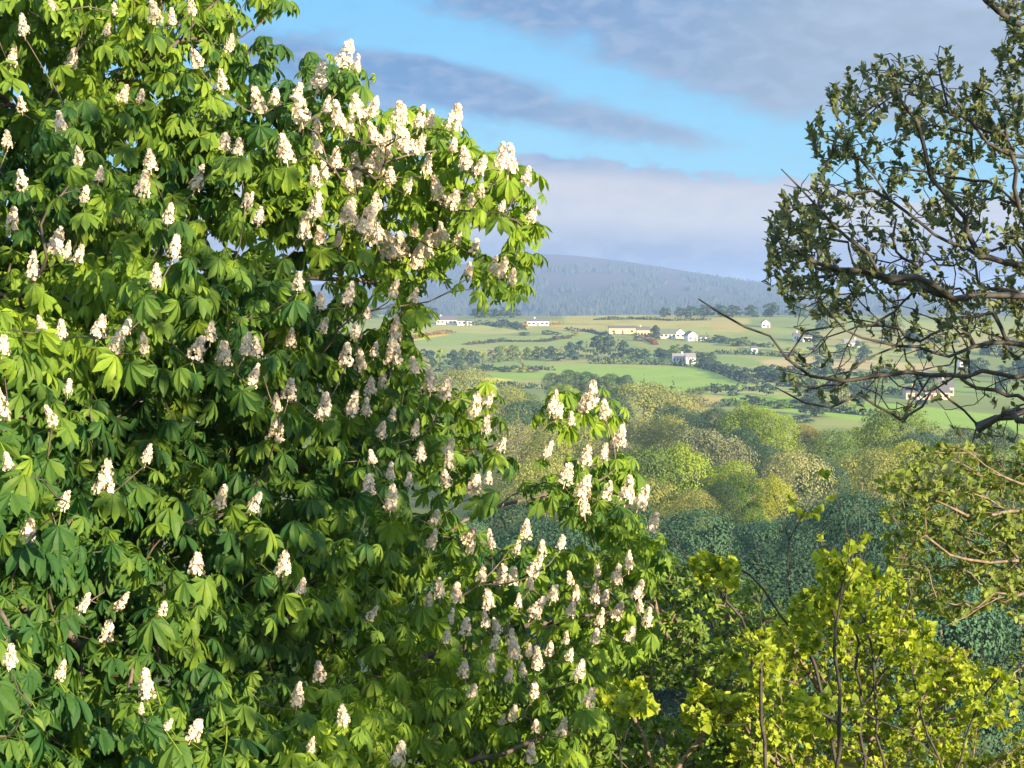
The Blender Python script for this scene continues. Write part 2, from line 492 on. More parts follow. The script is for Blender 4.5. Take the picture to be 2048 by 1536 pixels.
for poly, c in FIELDS:
    m = front & in_poly(gpx + wx, gpy + wy, poly)
    gcol[m] = np.array(c)
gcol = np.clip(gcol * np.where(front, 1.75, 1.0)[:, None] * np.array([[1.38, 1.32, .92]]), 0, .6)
gm, nt, out = new_mat('ground_sward')
at_ = node(nt, 'ShaderNodeAttribute', attribute_name='albedo')
c = mixc(nt, maprange(nt, noise(nt, .9, 5), .3, .7, 0, .35), at_.outputs['Color'], (.22, .20, .08))
c = mixc(nt, maprange(nt, noise(nt, .06, 6), .5, .8, 0, .35), c, (.08, .12, .035))
p = node(nt, 'ShaderNodeBsdfPrincipled'); setin(nt, p, 'Base Color', c); p.inputs['Roughness'].default_value = .95; p.inputs['Specular IOR Level'].default_value = .1
nt.links.new(p.outputs[0], out.inputs[0])
tag(link('ground', mesh_np('ground', gv, gf, gm, color=gcol, smooth=True)), kind='structure')

# the long moorland hill across the valley
HX = np.array([0, 500, 700, 850, 960, 1020, 1080, 1250, 1450, 1600, 1750, 2000, 2400, 3200, 4200.])
HPY = np.array([592, 580, 565, 545, 519, 508, 505, 522, 556, 578, 592, 603, 612, 622, 640.])
HD = 5200.0
def hill_z(x, y):
    crest = np.interp(x / HD * F + CX, HX, (HZ - HPY) / F * HD)
    crest = (crest + np.interp((x + 90) / HD * F + CX, HX, (HZ - HPY) / F * HD) + np.interp((x - 90) / HD * F + CX, HX, (HZ - HPY) / F * HD)) / 3
    t = np.clip((y - 2300) / (HD - 2300), 0, 1)
    rise = t ** 1.25 * (1.0 - 0.12 * np.sin(t * math.pi))
    back = np.clip((y - HD) / 3200, 0, 1)
    z = -75 + (crest + 75) * rise * (1 - back * back)
    return z + (vnoise(x / 330, y / 500) * 14 + vnoise(x / 120, y / 200) * 4) * rise * (1 - t * .75)
hy = np.concatenate([np.linspace(2300, HD, 90), np.linspace(HD + 60, 8400, 24)])
hs = np.linspace(-3800, 3800, 200)
HY, HXX = np.meshgrid(hy, hs, indexing='ij')
hv = np.stack([HXX, HY, hill_z(HXX, HY)], -1).reshape(-1, 3)
nx2 = len(hs)
ii, jj = np.meshgrid(np.arange(len(hy) - 1), np.arange(nx2 - 1), indexing='ij')
hf = np.stack([ii * nx2 + jj, ii * nx2 + jj + 1, (ii + 1) * nx2 + jj + 1, (ii + 1) * nx2 + jj], -1).reshape(-1, 4)
hp = np.clip((hv[:, 1] - 2300) / (HD - 2300), 0, 1)
moor, rough = np.array([.085, .065, .05]), np.array([.055, .062, .038])
k = np.clip((hp + vnoise(hv[:, 0] / 400, hv[:, 1] / 500) * .25 - .62) * 6, 0, 1)[:, None]
hc = rough * (1 - k) + moor * k
hm, nt, out = new_mat('hill_moor')
at_ = node(nt, 'ShaderNodeAttribute', attribute_name='albedo')
c = mixc(nt, maprange(nt, noise(nt, .012, 6), .45, .65, 0, .6), at_.outputs['Color'], (.05, .06, .035))
p = node(nt, 'ShaderNodeBsdfPrincipled'); setin(nt, p, 'Base Color', c); p.inputs['Roughness'].default_value = .95; p.inputs['Specular IOR Level'].default_value = .05
nt.links.new(p.outputs[0], out.inputs[0])
tag(link('hill', mesh_np('hill', hv, hf, hm, color=hc, smooth=True)), kind='structure')

# conifer plantations on the hill: far too many trees to count
def cones(P, h, w, r):
    n = len(P); s = 5
    an = np.arange(s) / s * 2 * math.pi
    V = np.empty((n, s + 1, 3))
    ph = r.random(n)[:, None] * 6
    V[:, :s, 0] = P[:, 0:1] + np.cos(an + ph) * w[:, None]; V[:, :s, 1] = P[:, 1:2] + np.sin(an + ph) * w[:, None]
    V[:, :s, 2] = P[:, 2:3] + 0.5; V[:, s] = P + np.stack([0 * h, 0 * h, h], 1)
    fc = np.array([(j, (j + 1) % s, s) for j in range(s)])
    return V.reshape(-1, 3), (np.arange(n)[:, None, None] * (s + 1) + fc[None]).reshape(-1, 3)
r = np.random.default_rng(21)
X = r.uniform(-1700, 1400, 60000); Y = r.uniform(2500, 5000, 60000)
Zh = hill_z(X, Y); px, py = project(np.stack([X, Y, Zh], 1))
top = np.interp(px, [800, 1030, 1180, 1300, 1420, 1560, 1900], [560, 545, 531, 541, 556, 583, 600])
pick = (py > top + vnoise(px / 18, py / 9) * 8) & ((vnoise(px / 30 + 3, py / 10) > .10) | (py < top + 14) & (vnoise(px / 50, py / 9) > -.12) | (py > 604) & (vnoise(px / 14, py / 6) > -.1))
Pc = np.stack([X, Y, Zh], 1)[pick]
v, f = cones(Pc, r.uniform(9, 19, len(Pc)), r.uniform(3.5, 6.5, len(Pc)), r)
con_mat = flat_mat('conifer_green', (.03, .045, .028), (.038, .055, .03), .01, .9)
tag(link('conifer_plantation', mesh_np('conifer_plantation', v, f, con_mat)), 'dark conifer plantations spread over the slopes of the far hill', 'forest', kind='stuff')

# ------------------------------------------------------------------ haze
hb = bpy.data.meshes.new('haze')
x0, x1, y0, y1, z0, z1 = -17500, 17500, -400, 13900, -66, 135
hb.from_pydata([(a, b, c_) for a in (x0, x1) for b in (y0, y1) for c_ in (z0, z1)], [],
               [(0, 1, 3, 2), (4, 6, 7, 5), (0, 4, 5, 1), (2, 3, 7, 6), (0, 2, 6, 4), (1, 5, 7, 3)])
hz, nt, out = new_mat('haze_air')
pv = node(nt, 'ShaderNodeVolumePrincipled')
pv.inputs['Color'].default_value = (.33, .48, .80, 1)
pv.inputs['Density'].default_value = 1.7e-4
pv.inputs['Anisotropy'].default_value = 0.0
nt.links.new(pv.outputs[0], out.inputs['Volume'])
hb.materials.append(hz)
tag(link('haze', hb), kind='stuff')

# ------------------------------------------------------------------ far and middle trees
TREE_LEAF = leaf_mat('woodland_leaf', (.55, .55, .55), (1.25, 1.25, 1.2), .22, .7, True, .15, (1.15, 1.15, .8))
CONIFER_LEAF = leaf_mat('conifer_leaf', (.6, .6, .6), (1.2, 1.2, 1.2), .08, .8, True, .1)
BARK = bark_mat('grey_bark', (.10, .085, .07), (.20, .17, .14), 3)
def crown(seed, w, h, blobs, nq, q, shape='round', base=0.18):
    """leafy crown: many small clump faces over the skin of overlapping lumps; unit height h, width w, standing on z=0"""
    r = np.random.default_rng(seed)
    B = []
    for i in range(blobs):
        u = (i + .5) / blobs
        z = base + (1 - base) * u
        if shape == 'round': R_ = math.sqrt(max(0, 1 - ((u - .42) / .62) ** 2))
        elif shape == 'column': R_ = .9 * math.sqrt(max(0, 1 - ((u - .45) / .6) ** 2)) ** .6
        elif shape == 'cone': R_ = (1 - u) * 1.0 + .08
        else: R_ = math.sqrt(max(0, 1 - ((u - .3) / .75) ** 2))
        a = i * 2.4 + r.random() * .8
        k = R_ * r.uniform(.4, .85)
        br = (.15 + .13 * r.random()) * (.55 + .45 * R_) * (1.0 if shape != 'cone' else .8 * (1.1 - u))
        B.append((math.cos(a) * k * w / 2, math.sin(a) * k * w / 2, z * h * .93, br * w * .95, br * min(w, h) * r.uniform(.6, .85)))
    B = np.array(B)
    B[:, 3:] *= np.exp(r.normal(.05, .28, (len(B), 1))); B[:, 2] += r.normal(0, .035 * h, len(B))
    area = B[:, 3] ** 2; m = r.choice(len(B), nq, p=area / area.sum())
    d = unit(r.normal(size=(nq, 3))); d[:, 2] = np.where(d[:, 2] < -.35, -d[:, 2], d[:, 2])
    rad = r.uniform(.72, 1.05, nq)
    P = B[m, :3] + d * np.stack([B[m, 3], B[m, 3], B[m, 4]], 1) * rad[:, None]
    # drop what sits deep inside other lumps
    deep = np.zeros(nq, bool)
    for b in B:
        e = ((P - b[:3]) / np.array([b[3], b[3], b[4]]))
        deep |= (e ** 2).sum(1) < .45
    P, d, m = P[~deep], d[~deep], m[~deep]; n = len(P)
    P[:, 2] = np.clip(P[:, 2], base * h * .6, None)
    N = unit(d + r.normal(0, .32, (n, 3)) + np.array([0, 0, .25]))
    N, Xa, Ya = basis(N)
    th = r.random(n) * 6.28
    A = Xa * np.cos(th)[:, None] + Ya * np.sin(th)[:, None]; C = np.cross(N, A)
    s = q * r.uniform(.55, 1.25, n)[:, None]
    V = np.stack([P - A * s * .8 - C * s * .25, P - A * s * .1 - C * s * .62 + N * s * .15, P + A * s * .85 + C * s * .1, P + A * s * .05 + C * s * .6 + N * s * .12], 1)
    T = np.repeat(np.clip(.5 + r.normal(0, .08, n) + (m % 5 - 2) * .09, 0, 1), 4)
    return V.reshape(-1, 3), np.arange(n * 4).reshape(-1, 4), T
def trunk_mesh(h, r0, seed, top=.75, limbs=4):
    r = np.random.default_rng(seed)
    polys = [np.array([(0, 0, -.06 * h), (.01 * h, 0, .25 * h), (-.01 * h, .01 * h, top * h)])]
    for i in range(limbs):
        a = i * 2.1 + r.random(); z = r.uniform(.25, .5) * h
        polys.append(np.array([(0, 0, z), (math.cos(a) * .12 * h, math.sin(a) * .12 * h, z + .14 * h), (math.cos(a) * .22 * h, math.sin(a) * .22 * h, z + .3 * h)]))
    pos, par, lab, _, _ = grow(polys, np.zeros((0, 3)), step=.12 * h, r=r)
    rad = radii(pos, par, r0 * .35, 2.3)
    return tubes(pos, par, np.maximum(rad * r0 / max(rad.max(), 1e-6), r0 * .25))
PROTO = {}
def tree_proto(key, w, h, blobs, nq, q, shape, base, mat, r0, limbs=4, seed=1):
    v, f, t = crown(seed, w, h, blobs, nq, q, shape, base)
    c = mesh_np('crown', v, f, mat, tint=t)
    v, f = trunk_mesh(h, r0, seed + 50, limbs=limbs)
    PROTO[key] = (c, mesh_np('trunk', v, f, BARK, smooth=True), w, h)
# middle distance, metres
tree_proto('broad', 13, 13, 40, 24000, .20, 'round', .16, TREE_LEAF, .42, seed=1)
tree_proto('oak', 14, 12, 46, 24000, .20, 'dome', .14, TREE_LEAF, .5, seed=2)
tree_proto('dense', 13, 12, 44, 34000, .17, 'round', .12, TREE_LEAF, .42, seed=11)
tree_proto('tall', 10, 13, 32, 20000, .19, 'round', .12, TREE_LEAF, .34, seed=3)
tree_proto('poplar', 5, 14, 18, 4500, .30, 'column', .08, TREE_LEAF, .25, seed=4)
tree_proto('spruce', 6, 15, 26, 5500, .34, 'cone', .06, CONIFER_LEAF, .25, 0, seed=5)
tree_proto('open', 12, 12, 34, 13000, .19, 'round', .15, TREE_LEAF, .36, 7, seed=6)
# far off: coarser
tree_proto('far_round', 9, 9, 12, 900, .65, 'round', .1, TREE_LEAF, .3, 0, seed=7)
tree_proto('far_tall', 6, 10, 10, 700, .6, 'column', .06, TREE_LEAF, .25, 0, seed=8)
tree_proto('far_spruce', 5, 11, 12, 700, .6, 'cone', .04, CONIFER_LEAF, .2, 0, seed=9)
tree_proto('far_bush', 8, 4, 8, 500, .6, 'dome', .0, TREE_LEAF, .2, 0, seed=10)
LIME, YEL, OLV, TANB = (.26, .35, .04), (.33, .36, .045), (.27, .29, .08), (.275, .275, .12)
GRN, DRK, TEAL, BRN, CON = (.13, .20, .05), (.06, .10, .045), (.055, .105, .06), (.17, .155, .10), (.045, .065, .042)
tr = np.random.default_rng(77)
def tree(kind, px, top, width, d, color, label, group=None, name='tree', base=None, sink=0.0):
    """a tree at forward distance d whose top and width are as seen in the photo; it stands on the land"""
    c, t, w0, h0 = PROTO[kind]
    P = at(px, top, d)
    g = gz(P[0], d) - .1
    h = max(P[2] - g, 2.0); w = width / F * d; k = w / w0
    o = thing(name, label, 'bush' if name == 'bush' else 'tree', (P[0], d, g), group)
    o.rotation_euler = (0, 0, float(tr.random() * 6.28))
    o.scale = (k, k, k)
    hs = min(max(h / (h0 * k), .7), 1.3)                 # the crown keeps its proportions, the trunk takes up the rest
    cr = link('crown', c, o)
    cr.scale = (1, 1, hs); cr.location = (0, 0, max(h / k - h0 * hs, 0))
    q = tr.uniform(.68, 1.32) if kind == 'dense' else tr.uniform(.88, 1.14)
    cr.color = (color[0] * q, color[1] * q, color[2] * q, 1)
    if name != 'bush':
        t_ = link('trunk', t, o); t_.scale = (1, 1, h / (h0 * k))
    return o
ORD = ['first', 'second', 'third', 'fourth', 'fifth', 'sixth', 'seventh', 'eighth', 'ninth', 'tenth', 'eleventh', 'twelfth', 'thirteenth', 'fourteenth', 'fifteenth', 'sixteenth', 'seventeenth', 'eighteenth', 'nineteenth', 'twentieth', 'twenty-first', 'twenty-second', 'twenty-third']
def row(items, where, group, name='tree'):
    """items: (kind, px, top, width, d, colour, look), left to right; labels say which one of the row"""
    items = sorted(items, key=lambda i: i[1])
    n = len(items)
    for i, (kind, px, top, w, d, c, look) in enumerate(items):
        o = 'leftmost' if i == 0 else 'rightmost' if i == n - 1 else ORD[i] + ' from left'
        tree(kind, px, top, w, d, c, f'{look}, {o} {where}', group, name)
def base_d(px, py): return float(ground_hit(px, py)[1])

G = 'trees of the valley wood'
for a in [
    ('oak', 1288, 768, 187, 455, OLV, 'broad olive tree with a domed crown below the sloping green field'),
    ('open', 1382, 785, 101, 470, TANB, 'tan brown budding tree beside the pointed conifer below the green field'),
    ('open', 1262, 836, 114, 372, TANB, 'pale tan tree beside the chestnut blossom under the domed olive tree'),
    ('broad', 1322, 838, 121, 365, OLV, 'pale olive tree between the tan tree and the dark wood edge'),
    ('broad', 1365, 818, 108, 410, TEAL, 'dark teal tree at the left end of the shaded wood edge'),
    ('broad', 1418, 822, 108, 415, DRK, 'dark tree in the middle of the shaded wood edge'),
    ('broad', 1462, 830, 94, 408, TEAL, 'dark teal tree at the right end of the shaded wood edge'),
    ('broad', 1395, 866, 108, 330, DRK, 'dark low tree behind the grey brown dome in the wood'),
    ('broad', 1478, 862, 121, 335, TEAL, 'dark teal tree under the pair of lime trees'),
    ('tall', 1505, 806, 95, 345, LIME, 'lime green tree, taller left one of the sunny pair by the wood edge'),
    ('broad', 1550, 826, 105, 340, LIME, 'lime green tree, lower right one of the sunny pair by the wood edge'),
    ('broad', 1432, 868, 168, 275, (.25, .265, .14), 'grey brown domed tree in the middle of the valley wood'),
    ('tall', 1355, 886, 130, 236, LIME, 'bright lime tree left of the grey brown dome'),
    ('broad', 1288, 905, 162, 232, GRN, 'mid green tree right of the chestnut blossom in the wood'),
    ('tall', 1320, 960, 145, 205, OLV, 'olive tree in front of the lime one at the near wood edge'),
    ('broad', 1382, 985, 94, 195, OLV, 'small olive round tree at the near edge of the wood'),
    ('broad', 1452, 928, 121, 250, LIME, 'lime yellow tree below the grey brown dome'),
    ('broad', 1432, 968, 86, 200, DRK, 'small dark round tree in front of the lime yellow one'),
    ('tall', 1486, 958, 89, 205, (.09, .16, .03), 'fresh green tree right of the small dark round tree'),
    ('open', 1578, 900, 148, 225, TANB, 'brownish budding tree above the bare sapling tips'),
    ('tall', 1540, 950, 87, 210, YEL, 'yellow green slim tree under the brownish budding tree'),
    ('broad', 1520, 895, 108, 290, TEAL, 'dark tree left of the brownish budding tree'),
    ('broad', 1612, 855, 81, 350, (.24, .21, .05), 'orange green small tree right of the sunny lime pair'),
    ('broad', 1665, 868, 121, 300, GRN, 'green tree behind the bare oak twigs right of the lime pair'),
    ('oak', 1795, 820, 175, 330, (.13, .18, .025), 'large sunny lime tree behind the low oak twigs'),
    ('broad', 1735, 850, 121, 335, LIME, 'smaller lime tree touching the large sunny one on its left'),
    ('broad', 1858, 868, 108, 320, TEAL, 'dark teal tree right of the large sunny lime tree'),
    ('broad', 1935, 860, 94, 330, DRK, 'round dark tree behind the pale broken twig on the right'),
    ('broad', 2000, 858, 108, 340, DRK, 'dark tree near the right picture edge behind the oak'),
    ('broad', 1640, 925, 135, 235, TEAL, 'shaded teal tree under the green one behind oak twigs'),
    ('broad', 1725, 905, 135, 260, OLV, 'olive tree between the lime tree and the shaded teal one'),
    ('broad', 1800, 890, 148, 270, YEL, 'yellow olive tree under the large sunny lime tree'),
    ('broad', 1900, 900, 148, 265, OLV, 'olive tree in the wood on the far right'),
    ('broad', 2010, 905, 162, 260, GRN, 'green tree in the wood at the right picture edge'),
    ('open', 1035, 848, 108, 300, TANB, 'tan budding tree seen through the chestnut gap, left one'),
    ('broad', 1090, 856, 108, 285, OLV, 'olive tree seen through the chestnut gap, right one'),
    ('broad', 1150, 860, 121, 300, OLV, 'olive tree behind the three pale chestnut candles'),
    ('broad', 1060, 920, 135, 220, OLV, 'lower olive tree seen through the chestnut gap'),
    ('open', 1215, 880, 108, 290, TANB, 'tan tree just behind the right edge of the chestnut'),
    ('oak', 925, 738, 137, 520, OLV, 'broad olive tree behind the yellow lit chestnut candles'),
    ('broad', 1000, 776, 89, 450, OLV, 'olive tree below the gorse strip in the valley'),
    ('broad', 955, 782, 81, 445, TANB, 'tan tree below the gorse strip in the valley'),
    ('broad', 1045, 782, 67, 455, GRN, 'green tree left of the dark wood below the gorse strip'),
    ('broad', 1065, 806, 121, 400, TEAL, 'dark teal tree, left end of the shaded wood behind the chestnut candles'),  # dark leaf colours stand in for the shade on this wood
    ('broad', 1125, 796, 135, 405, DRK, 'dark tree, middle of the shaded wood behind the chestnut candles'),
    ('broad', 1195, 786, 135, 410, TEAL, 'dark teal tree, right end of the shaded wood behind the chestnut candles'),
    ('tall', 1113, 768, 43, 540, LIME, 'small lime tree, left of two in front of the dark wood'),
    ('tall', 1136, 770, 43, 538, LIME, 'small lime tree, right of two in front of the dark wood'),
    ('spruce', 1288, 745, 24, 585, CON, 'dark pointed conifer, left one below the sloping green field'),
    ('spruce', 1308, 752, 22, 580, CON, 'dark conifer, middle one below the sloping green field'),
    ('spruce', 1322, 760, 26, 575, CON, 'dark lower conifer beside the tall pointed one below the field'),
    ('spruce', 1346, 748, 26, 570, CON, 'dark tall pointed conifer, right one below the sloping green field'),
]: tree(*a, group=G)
row([('broad', x, y, w, d, c, k) for x, y, w, d, c, k in [
    (1110, 748, 40, 610, TEAL, 'dark teal tree'), (1145, 742, 44, 615, DRK, 'dark tree'), (1180, 746, 44, 612, TEAL, 'dark teal tree'),
    (1215, 750, 44, 608, DRK, 'dark tree'), (1250, 752, 42, 606, TEAL, 'dark teal tree')]], 'of the dark belt below the sloping green field', 'trees of the dark belt')
# the slope just below the garden; its shade is put into the leaf colours
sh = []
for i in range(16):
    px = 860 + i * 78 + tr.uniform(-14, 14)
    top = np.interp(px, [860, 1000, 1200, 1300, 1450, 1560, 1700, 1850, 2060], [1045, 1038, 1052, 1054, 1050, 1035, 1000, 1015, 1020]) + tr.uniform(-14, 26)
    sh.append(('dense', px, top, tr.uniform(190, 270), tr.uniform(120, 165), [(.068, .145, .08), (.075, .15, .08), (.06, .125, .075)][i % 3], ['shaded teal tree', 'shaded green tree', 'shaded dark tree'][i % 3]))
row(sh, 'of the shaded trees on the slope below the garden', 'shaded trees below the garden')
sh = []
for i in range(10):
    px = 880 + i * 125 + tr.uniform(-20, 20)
    sh.append(('dense', px, 1150 + tr.uniform(-20, 40), tr.uniform(320, 420), tr.uniform(80, 100), [(.068, .145, .08), (.06, .12, .07)][i % 2], ['shaded teal tree', 'shaded dark tree'][i % 2]))  # shade put into the leaf colour here too
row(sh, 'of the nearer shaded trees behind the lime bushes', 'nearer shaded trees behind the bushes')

# far trees: rows and clumps on the fields
A_ = lambda *k: list(k)
row([(k, x, y, w, base_d(x, b), c, l) for k, x, y, w, b, c, l in [
    ('far_round', 852, 700, 40, 735, TEAL, 'dark bluish tree'), ('far_tall', 880, 696, 22, 735, LIME, 'light green tree'), ('far_round', 905, 702, 36, 735, TEAL, 'dark bluish tree'),
    ('far_round', 928, 698, 26, 732, GRN, 'green tree'), ('far_round', 946, 702, 28, 732, TEAL, 'dark bluish tree'), ('far_tall', 966, 700, 20, 728, OLV, 'pale olive tree'),
    ('far_tall', 982, 698, 18, 726, BRN, 'brownish tree'), ('far_round', 996, 694, 26, 724, GRN, 'green tree'), ('far_tall', 1012, 690, 22, 722, OLV, 'olive tree'),
    ('far_round', 1028, 692, 26, 722, GRN, 'green tree'), ('far_tall', 1042, 700, 14, 738, OLV, 'slim olive tree'), ('far_round', 1056, 696, 24, 720, GRN, 'green tree'), ('far_round', 1078, 694, 30, 718, (.10, .15, .03), 'light green round tree')]],
    'in the long row above the bright left field', 'trees in the row above the left field')
row([(k, x, y, w, base_d(x, b), c, l) for k, x, y, w, b, c, l in [
    ('far_round', 1100, 694, 36, 722, TEAL, 'dark bluish tree'), ('far_spruce', 1122, 690, 22, 722, CON, 'dark conifer'), ('far_round', 1140, 686, 34, 720, TEAL, 'dark bluish tree'), ('far_tall', 1158, 680, 22, 720, TEAL, 'dark slim tree'),
    ('far_spruce', 1172, 676, 20, 719, DRK, 'dark conifer'), ('far_tall', 1188, 670, 24, 718, TEAL, 'tall bluish tree'), ('far_round', 1205, 672, 30, 718, (.05, .085, .04), 'green bluish tree'), ('far_tall', 1222, 668, 24, 717, TEAL, 'tall bluish tree'),
    ('far_spruce', 1236, 672, 22, 716, CON, 'dark conifer'), ('far_round', 1248, 682, 24, 716, TEAL, 'dark bluish tree')]],
    'of the dark clump above the sloping green field', 'trees of the dark clump on the fields')
row([(k, x, y, w, base_d(x, b), c, l) for k, x, y, w, b, c, l in [
    ('far_round', 1268, 702, 30, 718, DRK, 'dark low tree'), ('far_round', 1290, 704, 28, 718, TEAL, 'bluish low tree'), ('far_round', 1318, 702, 30, 718, DRK, 'dark low tree'), ('far_round', 1336, 700, 24, 719, TEAL, 'bluish low tree'),
    ('far_round', 1352, 690, 26, 712, GRN, 'green tree'), ('far_round', 1372, 690, 28, 712, TEAL, 'bluish tree'), ('far_round', 1398, 706, 26, 722, DRK, 'dark low tree'), ('far_round', 1420, 708, 26, 724, TEAL, 'bluish low tree')]],
    'round the twin white cottage above the sloping field', 'trees round the twin cottage')
row([('far_round', x, y, w, base_d(x, b), c, l) for x, y, w, b, c, l in [
    (1412, 716, 24, 736, TEAL, 'bluish tree'), (1432, 722, 24, 740, DRK, 'dark tree'), (1450, 728, 24, 746, TEAL, 'bluish tree'), (1470, 732, 26, 752, DRK, 'dark tree'), (1490, 736, 28, 762, TEAL, 'bluish tree'), (1515, 734, 26, 760, DRK, 'dark tree'), (1540, 740, 30, 764, TEAL, 'bluish tree'), (1568, 744, 30, 766, DRK, 'dark tree')]],
    'of the slanting row at the right of the sloping field', 'trees of the slanting row')
row([('far_round', x, y, w, 1330 + (i % 3) * 12, c, l) for i, (x, y, w, c, l) in enumerate([
    (700, 622, 40, TEAL, 'dark bluish tree'), (740, 618, 40, DRK, 'dark tree'), (790, 620, 40, TEAL, 'dark bluish tree'), (830, 616, 44, DRK, 'dark tree'), (862, 622, 30, TEAL, 'bluish tree'), (955, 624, 26, TEAL, 'bluish tree'), (972, 620, 28, DRK, 'dark tree'), (992, 622, 24, TEAL, 'bluish tree'), (1010, 619, 26, DRK, 'dark tree'), (1030, 623, 26, TEAL, 'bluish tree'),
    (1330, 616, 24, DRK, 'dark round tree'), (1362, 618, 26, DRK, 'dark tree'), (1384, 614, 32, TEAL, 'bluish tree'), (1410, 616, 34, DRK, 'dark tree'), (1438, 620, 34, TEAL, 'bluish tree'), (1468, 622, 34, DRK, 'dark tree'), (1500, 624, 34, TEAL, 'bluish tree'), (1545, 622, 40, DRK, 'dark tree'), (1590, 620, 44, TEAL, 'bluish tree'), (1640, 618, 50, DRK, 'dark tree')])],
    'along the skyline of the ridge', 'trees along the ridge')
row([(k, x, y, w, base_d(x, b), c, l) for k, x, y, w, b, c, l in [
    ('far_round', 1309, 652, 24, 680, (.05, .07, .03), 'dark olive egg shaped tree'), ('far_bush', 1350, 660, 20, 668, GRN, 'green low tree'), ('far_spruce', 1414, 668, 12, 680, DRK, 'small dark conifer'), ('far_bush', 1440, 676, 40, 684, TEAL, 'bluish low tree'), ('far_bush', 1480, 680, 50, 692, GRN, 'green low tree'), ('far_bush', 1280, 668, 30, 682, BRN, 'brown low tree')]],
    'among the white houses near the ridge', 'trees among the ridge houses')
row([('far_bush', x, y, w, base_d(x, b), c, l) for x, y, w, b, c, l in [
    (1003, 676, 18, 682, GRN, 'green bush'), (1046, 664, 22, 671, DRK, 'dark bush'), (1092, 660, 22, 670, TEAL, 'dark round bush'), (1112, 664, 20, 670, DRK, 'dark small bush'), (1148, 668, 24, 672, OLV, 'olive bush')]],
    'on the upper left pasture', 'bushes on the upper left pasture', 'bush')
row([('far_bush', x, y, w, base_d(x, b), c, l) for x, y, w, b, c, l in [
    (930, 742, 18, 758, DRK, 'dark bush'), (957, 735, 14, 754, TEAL, 'tall bluish bush'), (970, 732, 16, 756, TEAL, 'bluish bush'), (1012, 736, 30, 744, DRK, 'dark bush'), (1040, 732, 24, 745, OLV, 'olive bush'), (1060, 734, 28, 745, (.15, .13, .07), 'tan bush')]],
    'along the top of the bright left field', 'bushes by the left field', 'bush')
row([('far_bush', x, y, w, base_d(x, b), c, l) for x, y, w, b, c, l in [
    (1395, 780, 30, 790, GRN, 'green bush'), (1430, 772, 22, 789, DRK, 'dark bush'), (1468, 774, 34, 792, TEAL, 'bluish bush'), (1400, 796, 36, 808, DRK, 'dark bush'), (1460, 798, 40, 810, GRN, 'green bush'), (1500, 790, 40, 808, TEAL, 'bluish bush'), (1560, 800, 40, 818, GRN, 'green bush'), (1600, 830, 44, 846, TEAL, 'bluish bush')]],
    'on the low fields right of the conifers', 'bushes on the low fields', 'bush')
fr = []
for i in range(46):
    px = tr.uniform(1530, 2060); b = tr.uniform(660, 835)
    d = base_d(px, b); hgt = tr.uniform(4.5, 9.5)
    fr.append((['far_round', 'far_round', 'far_tall', 'far_bush'][i % 4], px, b - hgt / d * F, tr.uniform(6, 12) / d * F, d, [TEAL, GRN, DRK, OLV, TEAL][i % 5], ['bluish tree', 'green tree', 'dark tree', 'olive tree', 'bluish tree'][i % 5]))
ranks = sorted(fr, key=lambda t: -t[4])
for band, where in ((ranks[:16], 'of the upper trees behind the oak twigs'), (ranks[16:31], 'of the middle trees behind the oak twigs'), (ranks[31:], 'of the lower trees behind the oak twigs')):
    row(band, where, 'trees behind the oak twigs')
fr = []
for i in range(20):
    px = tr.uniform(560, 850); b = tr.uniform(655, 800)
    d = base_d(px, b); hgt = tr.uniform(5, 9)
    fr.append(('far_round', px, b - hgt / d * F, tr.uniform(7, 12) / d * F, d, [TEAL, GRN, DRK, OLV][i % 4], ['bluish tree', 'green tree', 'dark tree', 'olive tree'][i % 4]))
row(fr, 'of the far trees glimpsed through the chestnut', 'trees behind the chestnut')

# hedges: each one object
def hedge(pts, h, w, color, label, density=9):
    P = np.array([ground_hit(*p) for p in pts])
    seg = np.linalg.norm(np.diff(P, axis=0), axis=1); tot = seg.sum(); cum = np.concatenate([[0], np.cumsum(seg)])
    r = np.random.default_rng(int(tot * 10) % 9999)
    n = int(tot * density)
    s = r.uniform(0, tot, n)
    q = np.stack([np.interp(s, cum, P[:, i]) for i in range(3)], 1)
    hh = h * (1 + vnoise(s / 5, s * 0 + tot) * 1.1)
    a = r.uniform(-.3, math.pi + .3, n)
    q[:, 0] += np.cos(a) * w / 2; q[:, 1] += np.cos(a) * w / 2 * r.uniform(-1, 1, n)
    q[:, 2] = ground_z(q[:, 0], q[:, 1]) + np.clip(np.sin(a), 0, 1) * hh * r.uniform(.5, 1.05, n)
    N, Xa, Ya = basis(r.normal(size=(n, 3)) + np.array([0, -.4, .5]))
    sz = r.uniform(.35, .8, n)[:, None]
    V = np.stack([q - Xa * sz - Ya * sz * .5, q + Xa * sz * .3 - Ya * sz, q + Xa * sz + Ya * sz * .4, q - Xa * sz * .2 + Ya * sz], 1).reshape(-1, 3)
    org = P.mean(0)
    o = link('hedge', mesh_np('hedge', V - org, np.arange(n * 4).reshape(-1, 4), TREE_LEAF, tint=np.repeat(r.random(n), 4)))
    o.location = org; o.color = (*color, 1)
    tag(o, label, 'hedge', 'hedges between the fields')
HG, HB, HO = (.075, .115, .05), (.06, .09, .055), (.28, .18, .04)
hedge([(1180, 727), (1290, 729), (1400, 733)], 3, 4, HG, 'dark hedge along the top of the sloping green field')
hedge([(1400, 734), (1450, 748), (1505, 770)], 4, 5, HB, 'dark slanting hedge down the right of the sloping green field')
hedge([(1380, 785), (1450, 780), (1520, 783)], 2.5, 4, HG, 'hedge along the bottom of the sloping green field')
hedge([(940, 651), (975, 650), (1010, 656)], 2.5, 4, HB, 'dark hedge running right from the long white bungalow')
hedge([(1000, 645), (1025, 652), (1046, 661)], 3, 5, HB, 'short thick hedge slanting down beside the gorse')
